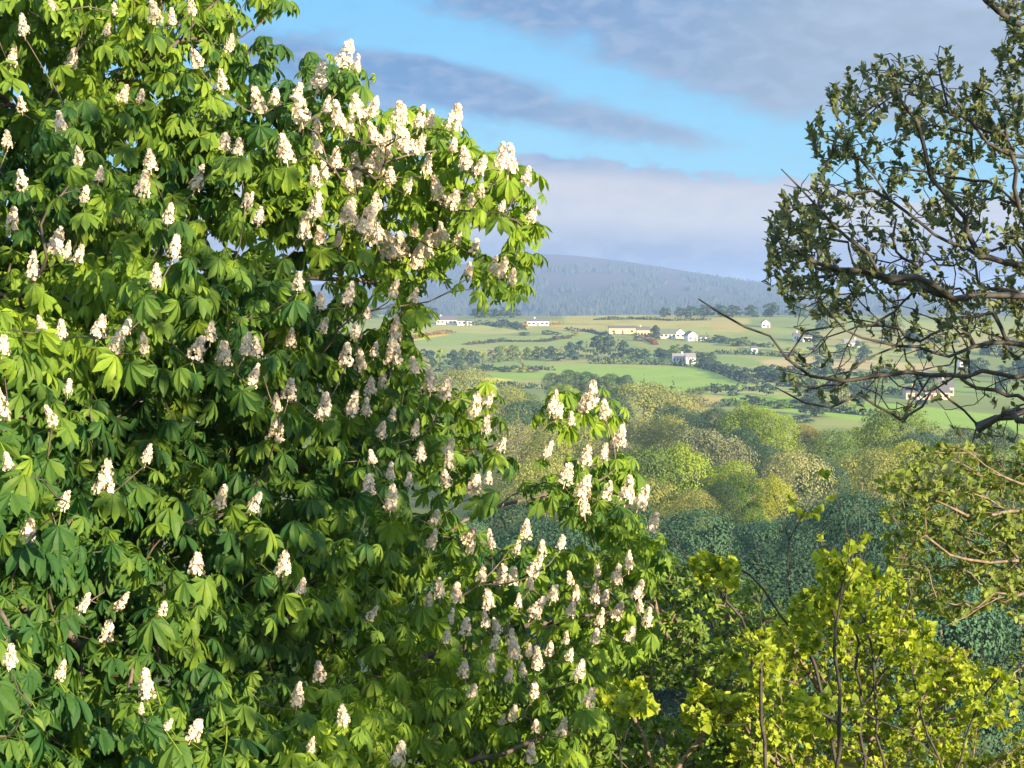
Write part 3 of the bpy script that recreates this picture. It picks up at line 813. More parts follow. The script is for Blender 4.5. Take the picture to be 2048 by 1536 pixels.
hedge([(820, 678), (855, 671), (905, 666)], 1.8, 4, HO, 'orange gorse hedge below the long white bungalow')
hedge([(1036, 656), (1056, 650), (1062, 648)], 2.2, 5, HO, 'orange gorse hedge left of the white cottage')
hedge([(1098, 651), (1122, 650)], 2.2, 4, HO, 'orange gorse hedge right of the white cottage')
hedge([(930, 690), (1000, 684), (1090, 684), (1140, 676)], 1.8, 3, (.09, .085, .045), 'low brown hedge across the upper left pasture')
hedge([(1130, 662), (1180, 664), (1216, 672)], 2, 3, HB, 'dark hedge left of the long yellow barn')
hedge([(1190, 640), (1270, 639), (1340, 642), (1420, 640)], 1.6, 3, HG, 'long dark hedge behind the yellow barn on the ridge')
hedge([(1400, 684), (1470, 688), (1545, 696)], 2, 4, HG, 'green hedge below the white gabled houses')
hedge([(1430, 708), (1510, 710), (1610, 716)], 2.2, 4, HG, 'hedge below the small white hut')
hedge([(1420, 815), (1520, 810), (1640, 822), (1800, 836)], 2.5, 4, HG, 'long hedge across the low bright field on the right')
hedge([(1510, 742), (1600, 745), (1720, 752), (1900, 765)], 2.5, 4, HB, 'dark hedge under the tan field on the right')
hedge([(1560, 772), (1700, 780), (1860, 796)], 2.5, 4, HG, 'hedge above the low bright field on the right')
hedge([(940, 774), (1010, 776), (1090, 778)], 2.5, 5, HG, 'hedge below the gorse strip')
hedge([(975, 741), (1050, 739), (1105, 741)], 1.8, 3, HG, 'hedge along the top of the bright left field')
hedge([(870, 744), (930, 740), (985, 738)], 2.2, 4, HB, 'dark hedge under the long tree row')
hedge([(1278, 668), (1295, 678), (1312, 690)], 1.6, 3, (.22, .12, .05), 'russet hedge sloping down from the yellow barn')

# ------------------------------------------------------------------ houses
WHITE = flat_mat('white_render', (.80, .78, .72), (.72, .70, .64), .8)
CREAM = flat_mat('yellow_render', (.74, .58, .30), (.66, .50, .25), .8)
STONE = flat_mat('tan_render', (.50, .42, .33), (.42, .35, .28), .8)
SLATE = flat_mat('slate_roof', (.10, .095, .10), (.15, .135, .13), 2.0)
PINKR = flat_mat('weathered_pink_roof', (.30, .265, .25), (.23, .2, .19), 2.0)
GREENR = flat_mat('mossy_roof', (.14, .17, .10), (.10, .12, .08), 2.0)
GLASS = flat_mat('window_glass', (.03, .035, .04), (.05, .055, .06), 1.0, .15)
DOORM = flat_mat('door_paint', (.12, .05, .04), (.10, .04, .03), 1.0)
def bx(x0, x1, y0, y1, z0, z1):
    v = np.array([(x, y, z) for x in (x0, x1) for y in (y0, y1) for z in (z0, z1)], float)
    return v, np.array([(0, 1, 3, 2), (4, 6, 7, 5), (0, 4, 5, 1), (2, 3, 7, 6), (0, 2, 6, 4), (1, 5, 7, 3)])
def gabled(L, D, hw, hr, along=True):
    """wall body with gables, ridge along x (or along y)"""
    a, b = L / 2, D / 2
    if along:
        v = [(-a, -b, -1), (a, -b, -1), (a, b, -1), (-a, b, -1), (-a, -b, hw), (a, -b, hw), (a, b, hw), (-a, b, hw), (-a, 0, hw + hr), (a, 0, hw + hr)]
        q = [(0, 1, 5, 4), (2, 3, 7, 6)]; p5 = [(1, 2, 6, 9, 5), (3, 0, 4, 8, 7)]
    else:
        v = [(-a, -b, -1), (a, -b, -1), (a, b, -1), (-a, b, -1), (-a, -b, hw), (a, -b, hw), (a, b, hw), (-a, b, hw), (0, -b, hw + hr), (0, b, hw + hr)]
        q = [(1, 2, 6, 5), (3, 0, 4, 7)]; p5 = [(0, 1, 5, 8, 4), (2, 3, 7, 9, 6)]
    return np.array(v, float), [np.array(q), np.array(p5)]
def roof(L, D, hw, hr, along=True, t=.18, o=.45):
    a, b = (L / 2, D / 2) if along else (D / 2, L / 2)
    k = hr / b
    prof = [(-b - o, hw - o * k), (0, hw + hr), (b + o, hw - o * k), (b + o, hw - o * k + t), (0, hw + hr + t), (-b - o, hw - o * k + t)]
    v = [(x, y, z + .02) for x in (-a - o * .6, a + o * .6) for y, z in prof]
    if not along: v = [(y, x, z) for x, y, z in v]
    q = [(i, (i + 1) % 6, (i + 1) % 6 + 6, i + 6) for i in range(6)] + [(0, 1, 4, 5), (1, 2, 3, 4), (6, 7, 10, 11), (7, 8, 9, 10)]
    return np.array(v, float), np.array(q)
def house(px0, px1, base, name, label, wallm, roofm, hw=2.9, hr=2.0, depth=8, along=True, chim=(.25,), wins=4, door=True, rz=0.0, d=None, cat='house'):
    pc = (px0 + px1) / 2
    P = ground_hit(pc, base) if d is None else at(pc, base, d)
    D_ = P[1]; L = (px1 - px0) / F * D_
    z = P[2] if d is None else gz(P[0], P[1])
    o = thing(name, label, cat, (P[0], P[1] + depth / 2, z + .15), 'houses across the valley')
    o.rotation_euler = (0, 0, rz)
    v, f = gabled(L, depth, hw, hr, along); link('wall', mesh_np('wall', v, f, wallm), o)
    v, f = roof(L, depth, hw, hr, along); ro = link('roof', mesh_np('roof', v, f, roofm), o)
    for c_ in chim:
        cx = (c_ - .5) * L if along else 0
        v, f = bx(cx - .4, cx + .4, -.4, .4, hw + hr - .7, hw + hr + 1.0); link('chimney', mesh_np('chimney', v, f, wallm), ro)
    n = wins + (1 if door else 0)
    for i in range(n):
        x = -L / 2 + L * (i + .5) / n
        if door and i == n // 2:
            v, f = bx(x - .5, x + .5, -depth / 2 - .04, -depth / 2 + .1, -.1, 2.05); link('door', mesh_np('door', v, f, DOORM), o)
        else:
            ww = min(.8, L / n * .3)
            v, f = bx(x - ww, x + ww, -depth / 2 - .05, -depth / 2 + .1, .95, 2.1); w = link('window', mesh_np('window', v, f, GLASS), o)
            v, f = bx(x - ww - .1, x + ww + .1, -depth / 2 - .15, -depth / 2 + .05, .8, .93); link('sill', mesh_np('sill', v, f, wallm), w)
    return o
house(873, 913, 649, 'bungalow', 'long white bungalow with grey brown roof on the ridge at left', WHITE, SLATE, 2.9, 2.3, 8, chim=(.2,), wins=4)
house(915, 932, 651, 'outbuilding', 'white flat outbuilding between the long bungalow and the small white shed', WHITE, SLATE, 2.9, .8, 6, chim=(), wins=2, door=False, cat='shed')
house(934, 943, 651, 'shed', 'small white shed at the right end of the long bungalow', WHITE, SLATE, 2.6, .7, 5, chim=(), wins=1, door=False, cat='shed')
house(1054, 1098, 652, 'cottage', 'low white cottage with gorse on both sides on the ridge', WHITE, SLATE, 3.0, 1.6, 7, chim=(.35,), wins=4)
house(1218, 1273, 668, 'barn', 'long sunlit yellow barn near the ridge', CREAM, SLATE, 3.4, 1.3, 8, chim=(), wins=2, door=True, cat='barn')
house(1274, 1300, 673, 'house', 'yellow house with dark windows joined to the long barn', CREAM, SLATE, 3.8, 1.8, 7, chim=(.3,), wins=3)
house(1320, 1352, 677, 'bungalow', 'pale yellow bungalow with mossy roof right of the egg shaped tree', WHITE, GREENR, 2.6, 2.6, 8, chim=(), wins=3)
house(1352, 1370, 677, 'house', 'white gabled house joined to the mossy roofed bungalow', WHITE, SLATE, 3.4, 2.2, 7, along=False, chim=(), wins=2, door=False)
house(1372, 1392, 682, 'house', 'white gabled house right of the mossy roofed bungalow', WHITE, SLATE, 3.4, 2.0, 7, along=False, chim=(), wins=1, rz=.3)
house(1401, 1413, 682, 'shed', 'small pale shed beside the little dark conifer', WHITE, SLATE, 2.2, .9, 4, chim=(), wins=1, door=False, cat='shed')
house(1346, 1370, 726, 'cottage', 'white cottage with pinkish roof above the sloping field, left half of the twin', WHITE, PINKR, 2.7, 1.7, 6, chim=(.8,), wins=3)
house(1372, 1391, 728, 'cottage', 'white cottage with one small upper window, right half of the twin', WHITE, PINKR, 3.3, 1.7, 6, chim=(), wins=1, door=False)
house(1503, 1515, 707, 'hut', 'small square white hut behind the low oak twigs', WHITE, SLATE, 2.9, .9, 4, chim=(), wins=1, door=False, cat='hut')
house(1524, 1540, 656, 'house', 'white gabled house on the ridge behind the oak branch', WHITE, SLATE, 3.2, 2.0, 6, along=False, chim=(), wins=1)
house(1588, 1602, 682, 'house', 'white house, left of the near pair behind the oak twigs', WHITE, SLATE, 3.0, 1.8, 6, chim=(.5,), wins=2)
house(1606, 1624, 684, 'house', 'white house, right of the near pair behind the oak twigs', WHITE, SLATE, 3.0, 1.8, 6, chim=(), wins=2)
house(1690, 1722, 696, 'bungalow', 'white bungalow with pale roof behind the thick oak branch', WHITE, PINKR, 2.8, 1.8, 7, chim=(.7,), wins=3)
house(1812, 1900, 800, 'farmhouse', 'wide low tan farmhouse behind the oak on the right', STONE, SLATE, 3.0, 2.0, 8, chim=(.2, .8), wins=5)
house(1872, 1908, 792, 'house', 'grey roofed house behind the wide tan farmhouse', STONE, SLATE, 3.6, 2.8, 8, chim=(.5,), wins=2)
house(1920, 1945, 736, 'house', 'small white house above the tan farmhouse', WHITE, SLATE, 3.0, 1.8, 6, chim=(), wins=2)
house(1395, 1414, 932, 'cottage', 'white gabled cottage half hidden in the valley wood', WHITE, SLATE, 2.6, 1.6, 5, along=False, chim=(), wins=1, door=False, d=246)
# poles on the ridge
POLE = flat_mat('weathered_pole', (.26, .24, .22), (.2, .18, .16), 2)
for px, top, b, look in ((1168, 614, 640, 'left'), (1183, 616, 650, 'middle'), (1195, 611, 640, 'right')):
    P = ground_hit(px, b); h = (b - top) / F * P[1]
    o = thing('utility_pole', f'thin pale utility pole, {look} one of three left of the yellow barn', 'pole', P, 'poles on the ridge')
    pos = np.array([(0, 0, -.5), (0, 0, h * .5), (0, 0, h)]); v, f = tubes(pos, np.array([-1, 0, 1]), np.array([.11, .1, .1])); link('pole', mesh_np('pole', v, f, POLE), o)
    v, f = bx(-1.1, 1.1, -.08, .08, h - .9, h - .72); link('crossarm', mesh_np('crossarm', v, f, POLE), o)

# ------------------------------------------------------------------ near trees
def idw(pts, px, py, p=2.5):
    pts = np.asarray(pts, float)
    d = np.hypot(pts[:, 0][None] - px[:, None], pts[:, 1][None] - py[:, None]) + 30
    w = d ** -p
    return (w * pts[:, 2][None]).sum(1) / w.sum(1)
def sample_in(poly, n, r, holes=()):
    P = np.asarray(poly, float); lo, hi = P.min(0), P.max(0)
    x, y = [], []
    while len(x) < n:
        qx, qy = r.uniform(lo[0], hi[0], n * 2), r.uniform(lo[1], hi[1], n * 2)
        ok = in_poly(qx, qy, poly)
        for hx, hy, hr in holes: ok &= np.hypot(qx - hx, qy - hy) > hr
        x += list(qx[ok]); y += list(qy[ok])
    return np.array(x[:n]), np.array(y[:n])
def split_limbs(root, pos, par, lab, rad, names, mats):
    """one mesh per hand-laid limb, with the twigs that grow from it"""
    for k in range(lab.max() + 1):
        idx = np.where(lab == k)[0]
        if len(idx) < 2: continue
        mp = {int(i): j for j, i in enumerate(idx)}
        pp, qq, rr = list(pos[idx]), [], list(rad[idx])
        par2 = []
        for i in idx:
            p_ = int(par[i])
            if p_ in mp: par2.append(mp[p_])
            elif p_ >= 0:
                par2.append(len(pp)); pp.append(pos[p_]); rr.append(min(rad[p_], rad[i] * 1.2))
            else: par2.append(-1)
        par2 += [-1] * (len(pp) - len(par2))
        v, f = tubes(np.array(pp), np.array(par2), np.array(rr))
        part(names[min(k, len(names) - 1)], v, f, mats, root, smooth=True)

CHEST_LEAF = leaf_mat('chestnut_leaf', (.032, .10, .024), (.22, .34, .03), .30, .55, False, .22, (1.5, 1.45, .4), 9)
CHEST_BARK = bark_mat('chestnut_bark', (.07, .055, .045), (.17, .14, .11), 9)
PETAL = leaf_mat('candle_petal', (.82, .60, .44), (.90, .84, .70), .25, .6, False, .2, (1.0, .97, .9))

# ---- the horse chestnut in flower
EDGE = [(-420, 120), (-330, -60), (-140, -140), (520, -140), (575, 0), (585, 40), (540, 70), (555, 95), (525, 140), (560, 165), (610, 140), (650, 135), (690, 95), (735, 150), (705, 190), (700, 220), (760, 225), (800, 215), (905, 225),
        (935, 295), (985, 305), (1050, 340), (1078, 415), (1062, 490), (1045, 520), (1038, 600), (960, 590), (900, 560), (845, 575), (845, 640), (808, 690), (835, 735), (905, 765), (985, 790), (1005, 850), (1015, 900),
        (1060, 830), (1100, 800), (1170, 780), (1222, 815), (1250, 880), (1240, 930), (1270, 960), (1292, 1000), (1310, 1060), (1318, 1110), (1290, 1170), (1312, 1240), (1290, 1290), (1215, 1340), (1195, 1440), (1180, 1680), (-140, 1680), (-420, 1640), (-520, 1380), (-600, 1100), (-560, 800), (-500, 600), (-530, 350)]
GAPS = [(215, 315, 34), (250, 320, 26), (320, 178, 26), (355, 130, 18), (395, 60, 20), (480, 60, 26), (505, 100, 20), (30, 195, 34), (395, 265, 22), (385, 415, 22), (415, 475, 34), (470, 485, 40), (440, 520, 26), (505, 480, 30), (540, 555, 24), (630, 560, 34), (655, 590, 22),
        (745, 600, 26), (850, 460, 0), (925, 545, 34), (975, 470, 36), (1000, 450, 22), (930, 500, 20), (870, 600, 30), (715, 640, 22), (830, 985, 34), (1000, 990, 22), (960, 1020, 40), (1020, 1045, 46), (1080, 1045, 46), (1130, 1045, 30), (1030, 890, 44), (1080, 880, 48), (1140, 880, 34), (1000, 940, 30), (1020, 930, 30), (1190, 870, 22)]
DEP = [(-500, 1500, 10.5), (-560, 1000, 12.2), (-520, 500, 14.5), (-350, 0, 15.4), (-250, 1100, 10.2), (-250, 500, 12.9), (-100, 1600, 8.6), (0, 1300, 9.4), (0, 1000, 10.0), (0, 768, 11.0), (0, 400, 13), (0, 0, 14.2), (300, 1500, 10.0), (400, 1200, 11.2), (300, 900, 11.6), (500, 768, 12.8), (560, 0, 15.2), (680, 110, 15.6), (1050, 400, 16.2), (850, 320, 15.4), (700, 420, 14.6), (850, 600, 16.2), (800, 760, 16.2),
       (1000, 850, 17.2), (1200, 850, 17.6), (1300, 1050, 17.8), (1000, 1150, 16.6), (1250, 1250, 17.2), (1000, 1500, 14.8), (780, 1300, 13.6), (600, 1100, 12.6), (640, 1500, 11.6), (200, 600, 11.8)]
CANDLES = [(680, 108, 60), (712, 128, 35), (632, 155, 70), (590, 185, 40), (522, 200, 60), (548, 195, 40), (605, 220, 60), (680, 235, 60), (650, 212, 40), (720, 215, 55), (738, 215, 45), (793, 226, 52), (806, 232, 40), (835, 238, 50), (856, 238, 38), (903, 236, 58), (757, 265, 50), (772, 272, 42), (815, 275, 60), (828, 285, 45), (575, 300, 60), (637, 250, 36),
    (670, 318, 45), (632, 355, 50), (710, 345, 70), (735, 322, 50), (698, 362, 40), (850, 330, 45), (935, 320, 50), (952, 330, 45), (1000, 314, 55), (1016, 322, 60), (1050, 352, 40), (880, 378, 55), (960, 380, 32), (942, 402, 34), (1000, 412, 28), (1057, 428, 36),
    (626, 415, 60), (608, 455, 56), (642, 472, 40), (693, 425, 60), (725, 440, 70), (757, 458, 70), (780, 490, 58), (802, 492, 56), (845, 490, 66), (862, 472, 46), (830, 512, 56), (890, 465, 40), (675, 482, 40), (945, 493, 35), (912, 475, 30),
    (998, 535, 48), (1022, 552, 36), (984, 530, 36), (935, 540, 34), (595, 565, 42), (690, 590, 52), (640, 600, 40), (782, 575, 42), (822, 592, 34), (515, 432, 38), (490, 402, 32),
    (140, 120, 46), (312, 24, 50), (345, 34, 36), (20, 115, 42), (457, 85, 40), (446, 162, 45), (400, 118, 42), (240, 187, 40), (278, 192, 30), (122, 245, 42), (50, 52, 46), (48, 362, 45), (158, 312, 45), (280, 368, 60), (165, 388, 36), (387, 358, 55), (302, 322, 44), (20, 440, 52), (105, 485, 60), (345, 495, 55), (335, 430, 45), (65, 535, 60), (132, 502, 40), (152, 508, 40), (312, 555, 50), (450, 285, 40), (475, 295, 36), (385, 14, 42), (15, 280, 38), (45, 210, 34), (196, 350, 34), (110, 8, 30), (230, 20, 28), (495, 400, 34), (210, 60, 30),
    (193, 652, 50), (225, 682, 60), (248, 652, 40), (288, 686, 45), (122, 660, 40), (90, 650, 40), (385, 697, 54), (420, 666, 44), (447, 707, 55), (488, 690, 48), (516, 697, 45), (500, 752, 50), (575, 780, 48), (555, 808, 40), (548, 860, 55), (645, 815, 58), (700, 808, 52), (740, 775, 40), (766, 762, 34), (790, 660, 55), (786, 702, 60), (690, 712, 50), (722, 722, 46), (580, 676, 40), (640, 650, 36),
    (6, 812, 80), (4, 690, 44), (110, 830, 46), (205, 960, 78), (122, 1000, 46), (52, 1065, 56), (290, 910, 42), (435, 990, 58), (502, 1004, 44), (565, 1128, 54), (600, 1172, 40), (392, 1130, 50), (232, 1200, 45), (210, 1262, 52), (160, 1205, 42), (18, 1310, 54), (117, 1340, 44), (295, 1368, 66), (592, 1394, 54), (380, 1458, 52), (640, 1344, 44), (688, 1430, 44), (792, 1510, 62), (735, 1224, 36), (322, 1216, 32), (20, 920, 44), (282, 1415, 26), (330, 1445, 28), (135, 775, 34),
    (860, 762, 50), (886, 778, 48), (832, 732, 40), (945, 806, 54), (968, 798, 40), (970, 852, 40), (1000, 890, 32), (1100, 806, 50), (1112, 822, 36), (1175, 788, 58), (1164, 808, 40), (1212, 820, 42), (1142, 838, 30), (1236, 870, 52), (1205, 905, 40), (1090, 898, 36), (1168, 912, 46),
    (842, 904, 44), (900, 920, 42), (945, 970, 50), (737, 970, 46), (780, 998, 55), (778, 944, 36), (815, 962, 34), (1128, 948, 48), (1158, 975, 55), (1170, 1012, 48), (1210, 982, 40), (1250, 980, 56), (1275, 992, 55), (1300, 1046, 46),
    (858, 1078, 45), (930, 1066, 46), (865, 1035, 32), (985, 1080, 40), (1050, 1058, 42), (1030, 1095, 34), (1056, 1130, 50), (1000, 1150, 46), (1022, 1156, 42), (960, 1150, 36), (880, 1180, 45), (910, 1186, 44), (855, 1200, 34), (978, 1200, 45), (972, 1240, 36), (1060, 1214, 50), (1100, 1188, 38), (1150, 1186, 38), (1190, 1190, 45), (1206, 1196, 38), (1226, 1220, 40), (1230, 1150, 42), (1270, 1180, 46), (1292, 1232, 44), (1280, 1212, 30), (985, 1284, 36), (1030, 1300, 46), (1076, 1320, 50), (1155, 1340, 42), (1175, 1394, 45), (1022, 1426, 40), (1060, 1508, 46), (1072, 1450, 30), (1120, 1454, 42), (942, 1380, 34), (890, 1272, 32), (620, 1490, 34), (1120, 1085, 32), (1195, 1140, 30), (1000, 1440, 28)]
cr_ = np.random.default_rng(404)
for poly_, n_, lo_, hi_ in (([(840, 1050), (1290, 1060), (1300, 1240), (1190, 1330), (1180, 1500), (960, 1500), (880, 1250)], 48, 28, 42), ([(600, 220), (900, 260), (1040, 350), (1020, 430), (900, 500), (600, 470)], 34, 30, 46), ([(680, 600), (800, 660), (900, 800), (1000, 960), (760, 960), (680, 760)], 18, 28, 40)):
    for qx_, qy_ in zip(*sample_in(poly_, n_, cr_)):
        if min(math.hypot(qx_ - c[0], qy_ - c[1]) for c in CANDLES) > 26: CANDLES.append((float(qx_), float(qy_), float(cr_.uniform(lo_, hi_))))
def chest_depth(px, py):
    return idw(DEP, px, py) + vnoise(px / 120 + 3, py / 120) * 1.9 + vnoise(px / 55, py / 55 + 7) * .7
cx_, cyy, ch_ = np.array(CANDLES, float).T
cd_ = chest_depth(cx_, cyy) - .7
CP = at_many(cx_, cyy + ch_ * .5, cd_)                   # foot of each candle
CH = ch_ / F * cd_ * 1.06
fx, fy = sample_in(EDGE, 3550, cr_, [(a, b, c * .8 if b < 620 and a < 700 else c * 1.2 + 8) for a, b, c in GAPS])
# keep the leaf sprays off the very outline, which the candle shoots draw
fd = chest_depth(fx, fy) + np.abs(cr_.normal(0, 1.1, len(fx)))
bx_, by_ = sample_in([(x if x < 0 else x * .93, y) for x, y in EDGE], 760, cr_, [(a, b, c * .8 if b < 620 and a < 700 else c * 1.3 + 14) for a, b, c in GAPS])
bd = chest_depth(bx_, by_) + cr_.uniform(1.2, 4.2, len(bx_))
SP = np.concatenate([CP, at_many(fx, fy, fd), at_many(bx_, by_, bd)])
nC = len(CP)
trunk_px = [(335, 3120, 14.6), (330, 2600, 14.6), (300, 1700, 14.6), (270, 1200, 14.6), (240, 820, 14.9), (210, 420, 15.2), (200, 60, 15.4)]
L3 = lambda *p: at_many([q[0] for q in p], [q[1] for q in p], [q[2] for q in p])
limbs = [L3(*trunk_px),
    L3((245, 860, 14.9), (360, 530, 15.2), (480, 545, 15.6), (600, 552, 15.8), (720, 560, 16.2), (790, 575, 16.4)),
    L3((600, 552, 15.8), (760, 520, 16), (870, 480, 16.1), (930, 460, 16.2), (1010, 436, 16.2)),
    L3((212, 450, 15.2), (420, 330, 15.2), (600, 260, 15.3), (680, 180, 15.5)),
    L3((420, 330, 15.2), (700, 340, 15.2), (880, 300, 15.5)),
    L3((262, 1100, 14.7), (500, 980, 15), (760, 940, 16), (960, 900, 17.2)),
    L3((275, 1250, 14.6), (560, 1170, 14.9), (830, 1120, 16.4), (930, 1040, 17.3), (1000, 1010, 17.6), (1110, 985, 17.8), (1200, 960, 17.9)),
    L3((290, 1500, 14.6), (600, 1420, 14.4), (860, 1310, 15.8), (1060, 1250, 17), (1240, 1220, 17.4)),
    L3((300, 1650, 14.6), (620, 1640, 13.6), (900, 1540, 14.8), (1100, 1470, 15.4)),
    L3((262, 1100, 14.7), (160, 980, 12.8), (60, 900, 11.2)),
    L3((285, 1400, 14.6), (220, 1330, 12.4), (120, 1260, 10.8)),
    L3((242, 840, 14.9), (120, 640, 13.2), (-60, 560, 12.4)),
    L3((215, 450, 15.2), (80, 250, 14.6), (-40, 160, 14.2)),
    L3((205, 200, 15.3), (360, 80, 15.2), (500, -60, 15.2))]
pos, par, lab, tips, dr = grow(limbs, SP, step=.22, alpha=.10, r=cr_)
rmin = np.zeros(len(pos))
rad = np.minimum(radii(pos, par, .0045, 2.25), .26)
base = at(330, 2600, 14.6); base[2] = gz(base[0], base[1])
chest = thing('horse_chestnut', 'large horse chestnut tree in flower with upright white candles filling the left side', 'tree', base)
split_limbs(chest, pos, par, lab, rad, ['trunk', 'limb'], CHEST_BARK)
# leaf sprays: palmate leaves of seven drooping leaflets at each shoot
n_leaf = cr_.integers(4, 7, len(SP)); n_leaf[nC + len(fx):] = 4
sh_i = np.repeat(np.arange(len(SP)), n_leaf)
m = len(sh_i)
ax = unit(dr[tips] * .55 + np.array([0, 0, .75]))
Ax, Xa, Ya = basis(ax[sh_i])
k_in = np.concatenate([np.arange(c) for c in n_leaf])
ang = k_in / n_leaf[sh_i] * 2 * math.pi + cr_.random(len(SP))[sh_i] * 6.28 + cr_.normal(0, .25, m)
outw = Xa * np.cos(ang)[:, None] + Ya * np.sin(ang)[:, None]
elev = cr_.uniform(-.15, .55, m)
pet = unit(outw * np.cos(elev)[:, None] + Ax * np.sin(elev)[:, None])
plen = cr_.uniform(.09, .17, m)
hub = SP[sh_i] + pet * plen[:, None] - np.array([0, 0, 1.0]) * (plen * .12)[:, None]
pitch = cr_.uniform(.2, 1.35, m)                          # how far the leaf hangs
hor = unit(np.stack([pet[:, 0], pet[:, 1], np.zeros(m)], 1))
fwd = hor * np.cos(pitch)[:, None] - np.array([0, 0, 1.0]) * np.sin(pitch)[:, None]
nrm = hor * np.sin(pitch)[:, None] + np.array([0, 0, 1.0]) * np.cos(pitch)[:, None]
sid = np.cross(fwd, nrm)
LA = np.radians([-112, -70, -34, 0, 34, 70, 112]); LL = np.array([.55, .82, .97, 1.0, .97, .82, .55])
size = .140 * np.exp(cr_.normal(-.12, .26, m)).clip(.55, 1.25)
O = np.repeat(hub, 7, 0)
la = np.tile(LA, m) + cr_.normal(0, .07, m * 7)
f7, s7, n7 = (np.repeat(q, 7, 0) for q in (fwd, sid, nrm))
A = f7 * np.cos(la)[:, None] + s7 * np.sin(la)[:, None] - n7 * (.12 + .2 * np.abs(np.sin(la)))[:, None]
Ln = np.tile(LL, m) * np.repeat(size, 7) * cr_.uniform(.9, 1.1, m * 7)
tint = np.clip(cr_.beta(2.0, 2.6, m) + np.repeat(0, m), 0, 1)
tint = np.clip(tint + vnoise(SP[sh_i][:, 0] * 1.1, SP[sh_i][:, 2] * 1.1) * .9, 0, 1)  # leaf tone varies; paler clusters also stand in for sunlit tips
# no leaf hangs in front of a candle
lc = hub + fwd * (size * .55)[:, None]
lpx, lpy = project(lc)
hide = np.zeros(m, bool)
for i in range(nC):
    hide |= (np.hypot((lpx - cx_[i]) / (.66 * ch_[i] + 14), (lpy - cyy[i] + ch_[i] * .05) / (.6 * ch_[i] + 17)) < 1) & (lc[:, 1] < cd_[i] + .12)
kp = ~hide; k7 = np.repeat(kp, 7)
O, A, n7, Ln = O[k7], A[k7], n7[k7], Ln[k7]
hub, sid, sh_i, tint = hub[kp], sid[kp], sh_i[kp], tint[kp]
m = int(kp.sum())
v, f, t = leaflets(O, A, n7, Ln, LEAFLET, .38, np.repeat(cr_.uniform(.1, .65, m), 7), np.clip(np.repeat(tint, 7) + cr_.normal(0, .06, m * 7), 0, 1))
# petioles
pv = np.stack([SP[sh_i] + sid * .0035, SP[sh_i] - sid * .0035, hub - sid * .003, hub + sid * .003], 1).reshape(-1, 3)
pf = np.arange(m * 4).reshape(-1, 4)
v, f, t = join([(v, f, t), (pv, pf, np.full(len(pv), .9))])
part('crown', v, f, CHEST_LEAF, chest, tint=t)
# flower candles: a cone of small four-petalled flowers round a stalk; shape variants of unit height
def candle(seed):
    r = np.random.default_rng(seed)
    n = 84
    z = np.sort(r.beta(1.15, 1.5, n)) * .88 + .12
    env = .265 * (1 - z) ** .85 * np.minimum(1, z * 6) + .03
    a = np.arange(n) * 2.39996 + r.normal(0, .3, n)
    k = r.uniform(.6, 1.08, n)
    out_ = np.stack([np.cos(a), np.sin(a), np.full(n, .25)], 1)
    P = np.stack([np.cos(a) * env * k, np.sin(a) * env * k, z], 1)
    Nn, Xp, Yp = basis(out_ + r.normal(0, .35, (n, 3)))
    O_, A_2, N_, T_ = [], [], [], []
    for j in range(5):
        th = j * 2 * math.pi / 5 + r.random(n) * .4
        O_.append(P); A_2.append(Xp * np.cos(th)[:, None] + Yp * np.sin(th)[:, None] + Nn * .45); N_.append(Nn)
        T_.append(np.clip(r.normal(.72, .3, n), -.25, 1))
    v1, f1, t1 = leaflets(np.concatenate(O_), np.concatenate(A_2), np.concatenate(N_), np.tile(r.uniform(.06, .095, n), 5), BROAD, .3, .2, np.concatenate(T_))
    # blotched throats
    vt, ft, tt = leaflets(P - Nn * .004, Nn, Xp, .035, BROAD, .2, 0, np.full(n, 0.0))
    s = np.array([(0, 0, -.12), (0, 0, .5), (.004, 0, .98)])
    vs_, fs_ = tubes(s, np.array([-1, 0, 1]), np.array([.016, .012, .006]))
    return join([(v1, f1, t1), (vt, ft, np.full(len(vt), -.4)), (vs_, fs_, np.full(len(vs_), .35))])
CV = [candle(900 + i) for i in range(6)]
CM = [mesh_np('flower_candle', *c[:2], PETAL, tint=c[2]) for c in CV]
order = np.argsort(-ch_)
rest = []
for rank, i in enumerate(order):
    tilt = unit(dr[tips[i]] * .35 + np.array([0, 0, 1.0]) + cr_.normal(0, .12, 3))
    q = Vector((0, 0, 1)).rotation_difference(Vector(tilt)) @ Matrix.Rotation(cr_.random() * 6.28, 3, 'Z').to_quaternion()
    if rank < 100:
        o = link('flower_candle', CM[i % 6], chest)
        o.location = CP[i] - np.array(chest.location); o.rotation_mode = 'QUATERNION'; o.rotation_quaternion = q
        o.scale = (CH[i] * cr_.uniform(.9, 1.25),) * 2 + (CH[i],)
    else:
        M = np.array(q.to_matrix()); vv_ = (CV[i % 6][0] * np.array([cr_.uniform(.9, 1.25)] * 2 + [1.0])) * CH[i]
        rest.append((vv_ @ M.T + CP[i], CV[i % 6][1], CV[i % 6][2]))
v, f, t = join(rest)
tag(part('flower_candle', v, f, PETAL, chest, tint=t), kind='stuff')

